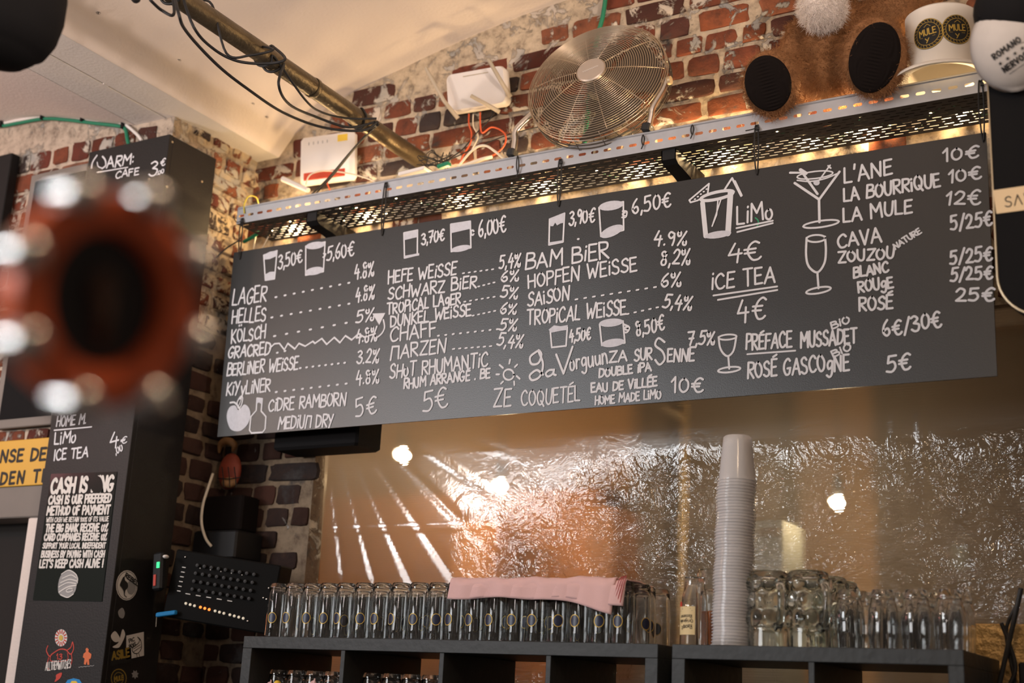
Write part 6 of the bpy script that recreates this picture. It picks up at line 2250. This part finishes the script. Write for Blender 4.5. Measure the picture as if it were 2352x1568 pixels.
# ------------------------------------------------------------------ round badge close to the lens, on a thin arm
rd = 0.78
rc = EYE+ray(238, 688)/F_PX*rd
vn = (EYE-rc).normalized()
side_v = (RIGHT-vn*RIGHT.dot(vn)).normalized()
rn = (vn*math.cos(math.radians(36))+side_v*math.sin(math.radians(36))).normalized()
ru = (-DOWN-rn*(-DOWN).dot(rn)).normalized()
RR = 252*rd/F_PX
tap = thing('tap_badge', 'out-of-focus round orange-red badge rimmed with eight pale studs, close at the left', 'badge', rc-Vector((0, 0, RR)))
mb = MB()
mb.lathe([(RR*0.60, -0.004), (RR*0.64, 0.006), (RR*0.84, 0.010), (RR*0.97, 0.007), (RR*1.0, -0.002), (RR*0.98, -0.012), (RR*0.62, -0.012)], rc, rn, 64, closed=True, up=ru)
mb.build('rim', M['ring_red'], tap, 50)
mb = MB(); mb.lathe([(0.0001, -0.003), (RR*0.63, -0.003), (RR*0.64, -0.010), (0.0001, -0.0105)], rc, rn, 48)
fce = mb.build('face', M['dark_face'], tap, 40)
rs = ru.cross(rn).normalized()
mb = MB(); mb.ball(rc+ru*RR*0.12+rs*(-RR*0.0), 1, 14, rn, (RR*0.13, RR*0.16, 0.004)); mb.tube([rc+ru*RR*0.05-rn*0.001, rc-ru*RR*0.42-rn*0.001], [RR*0.10, RR*0.05], 8)
mb.build('figure_relief', M['brown_fig'], fce, 180)
for k in range(8):
    a = math.radians(22+45*k)
    c_ = rc+(ru*math.cos(a)+rs*math.sin(a))*RR*0.985+rn*0.006
    mb = MB(); mb.lathe([(0.0105, -0.012), (0.0108, 0.006), (0.0095, 0.0125), (0.0055, 0.0160), (0.0001, 0.0172)], c_, rn, 18)
    mb.build('stud', M['chrome'], tap, 60)
mb = MB(); mb.tube([rc-rn*0.011, rc-rn*0.03, rc-rn*0.05-RIGHT*0.25, rc-rn*0.05-RIGHT*0.5], 0.004, 8)
mb.build('mounting_arm', M['black_matt'], tap)

# black pendant lamp shade in the upper left corner
lc = at(20, 20, 1.62)
lmp = thing('pendant_lamp', 'black rounded pendant lamp shade in the upper left corner below the beam', 'lamp', lc-Vector((0, 0, 0.1)))
lax = (Vector((0.10, 0.0, 1))).normalized()
mb = MB()
mb.lathe([(0.016, 0.215), (0.030, 0.20), (0.055, 0.175), (0.095, 0.12), (0.116, 0.05), (0.119, 0.0), (0.113, -0.045), (0.098, -0.078), (0.088, -0.084), (0.080, -0.094), (0.062, -0.110), (0.03, -0.118), (0.0001, -0.119)], lc+Vector((-0.012, 0, 0.0)), lax, 40)
mb.build('shade', M['black_matt'], lmp, 50)
mb = MB(); mb.tube([lc+lax*0.20, Vector((lc.x+0.02, lc.y, Z(1.89)))], 0.004, 8)
mb.build('cord', M['rubber'], lmp)
# little hook on the vault
for x, y, Yp in ((226, 28, 2.2), (411, 137, 2.55)):
    pass
hk = at(312, -4, 2.0)
mb = MB(); mb.ball(hk, 0.012, 12)
tag(mb.build('cable_knot', M['rubber'], smooth=180), 'black cable knot at the upper edge left of the pipe', 'knot')
# screws in the ceiling
for i, (x, y) in enumerate(((226, 28), (411, 137), (580, 237), (612, 268))):
    best = None
    for j in range(400):
        Yp = 1.2+j*0.0055
        q = at(x, y, Yp)
        d = q.z-CAM_Z-vault_z(q.x)
        if best is None or abs(d) < best[0]:
            best = (abs(d), q)
    q = best[1]
    mb = MB(); mb.torus(q+Vector((0, 0, -0.002)), (0.1, 0, -1), 0.006, 0.0016, 14, 6); mb.ball(q+Vector((0, 0, -.001)), 0.0028, 8)
    tag(mb.build('screw', M['chrome'], smooth=180), 'small screw head in the plastered vault, %s from the left' % nth(i+1), 'screw', 'screws in the vault')
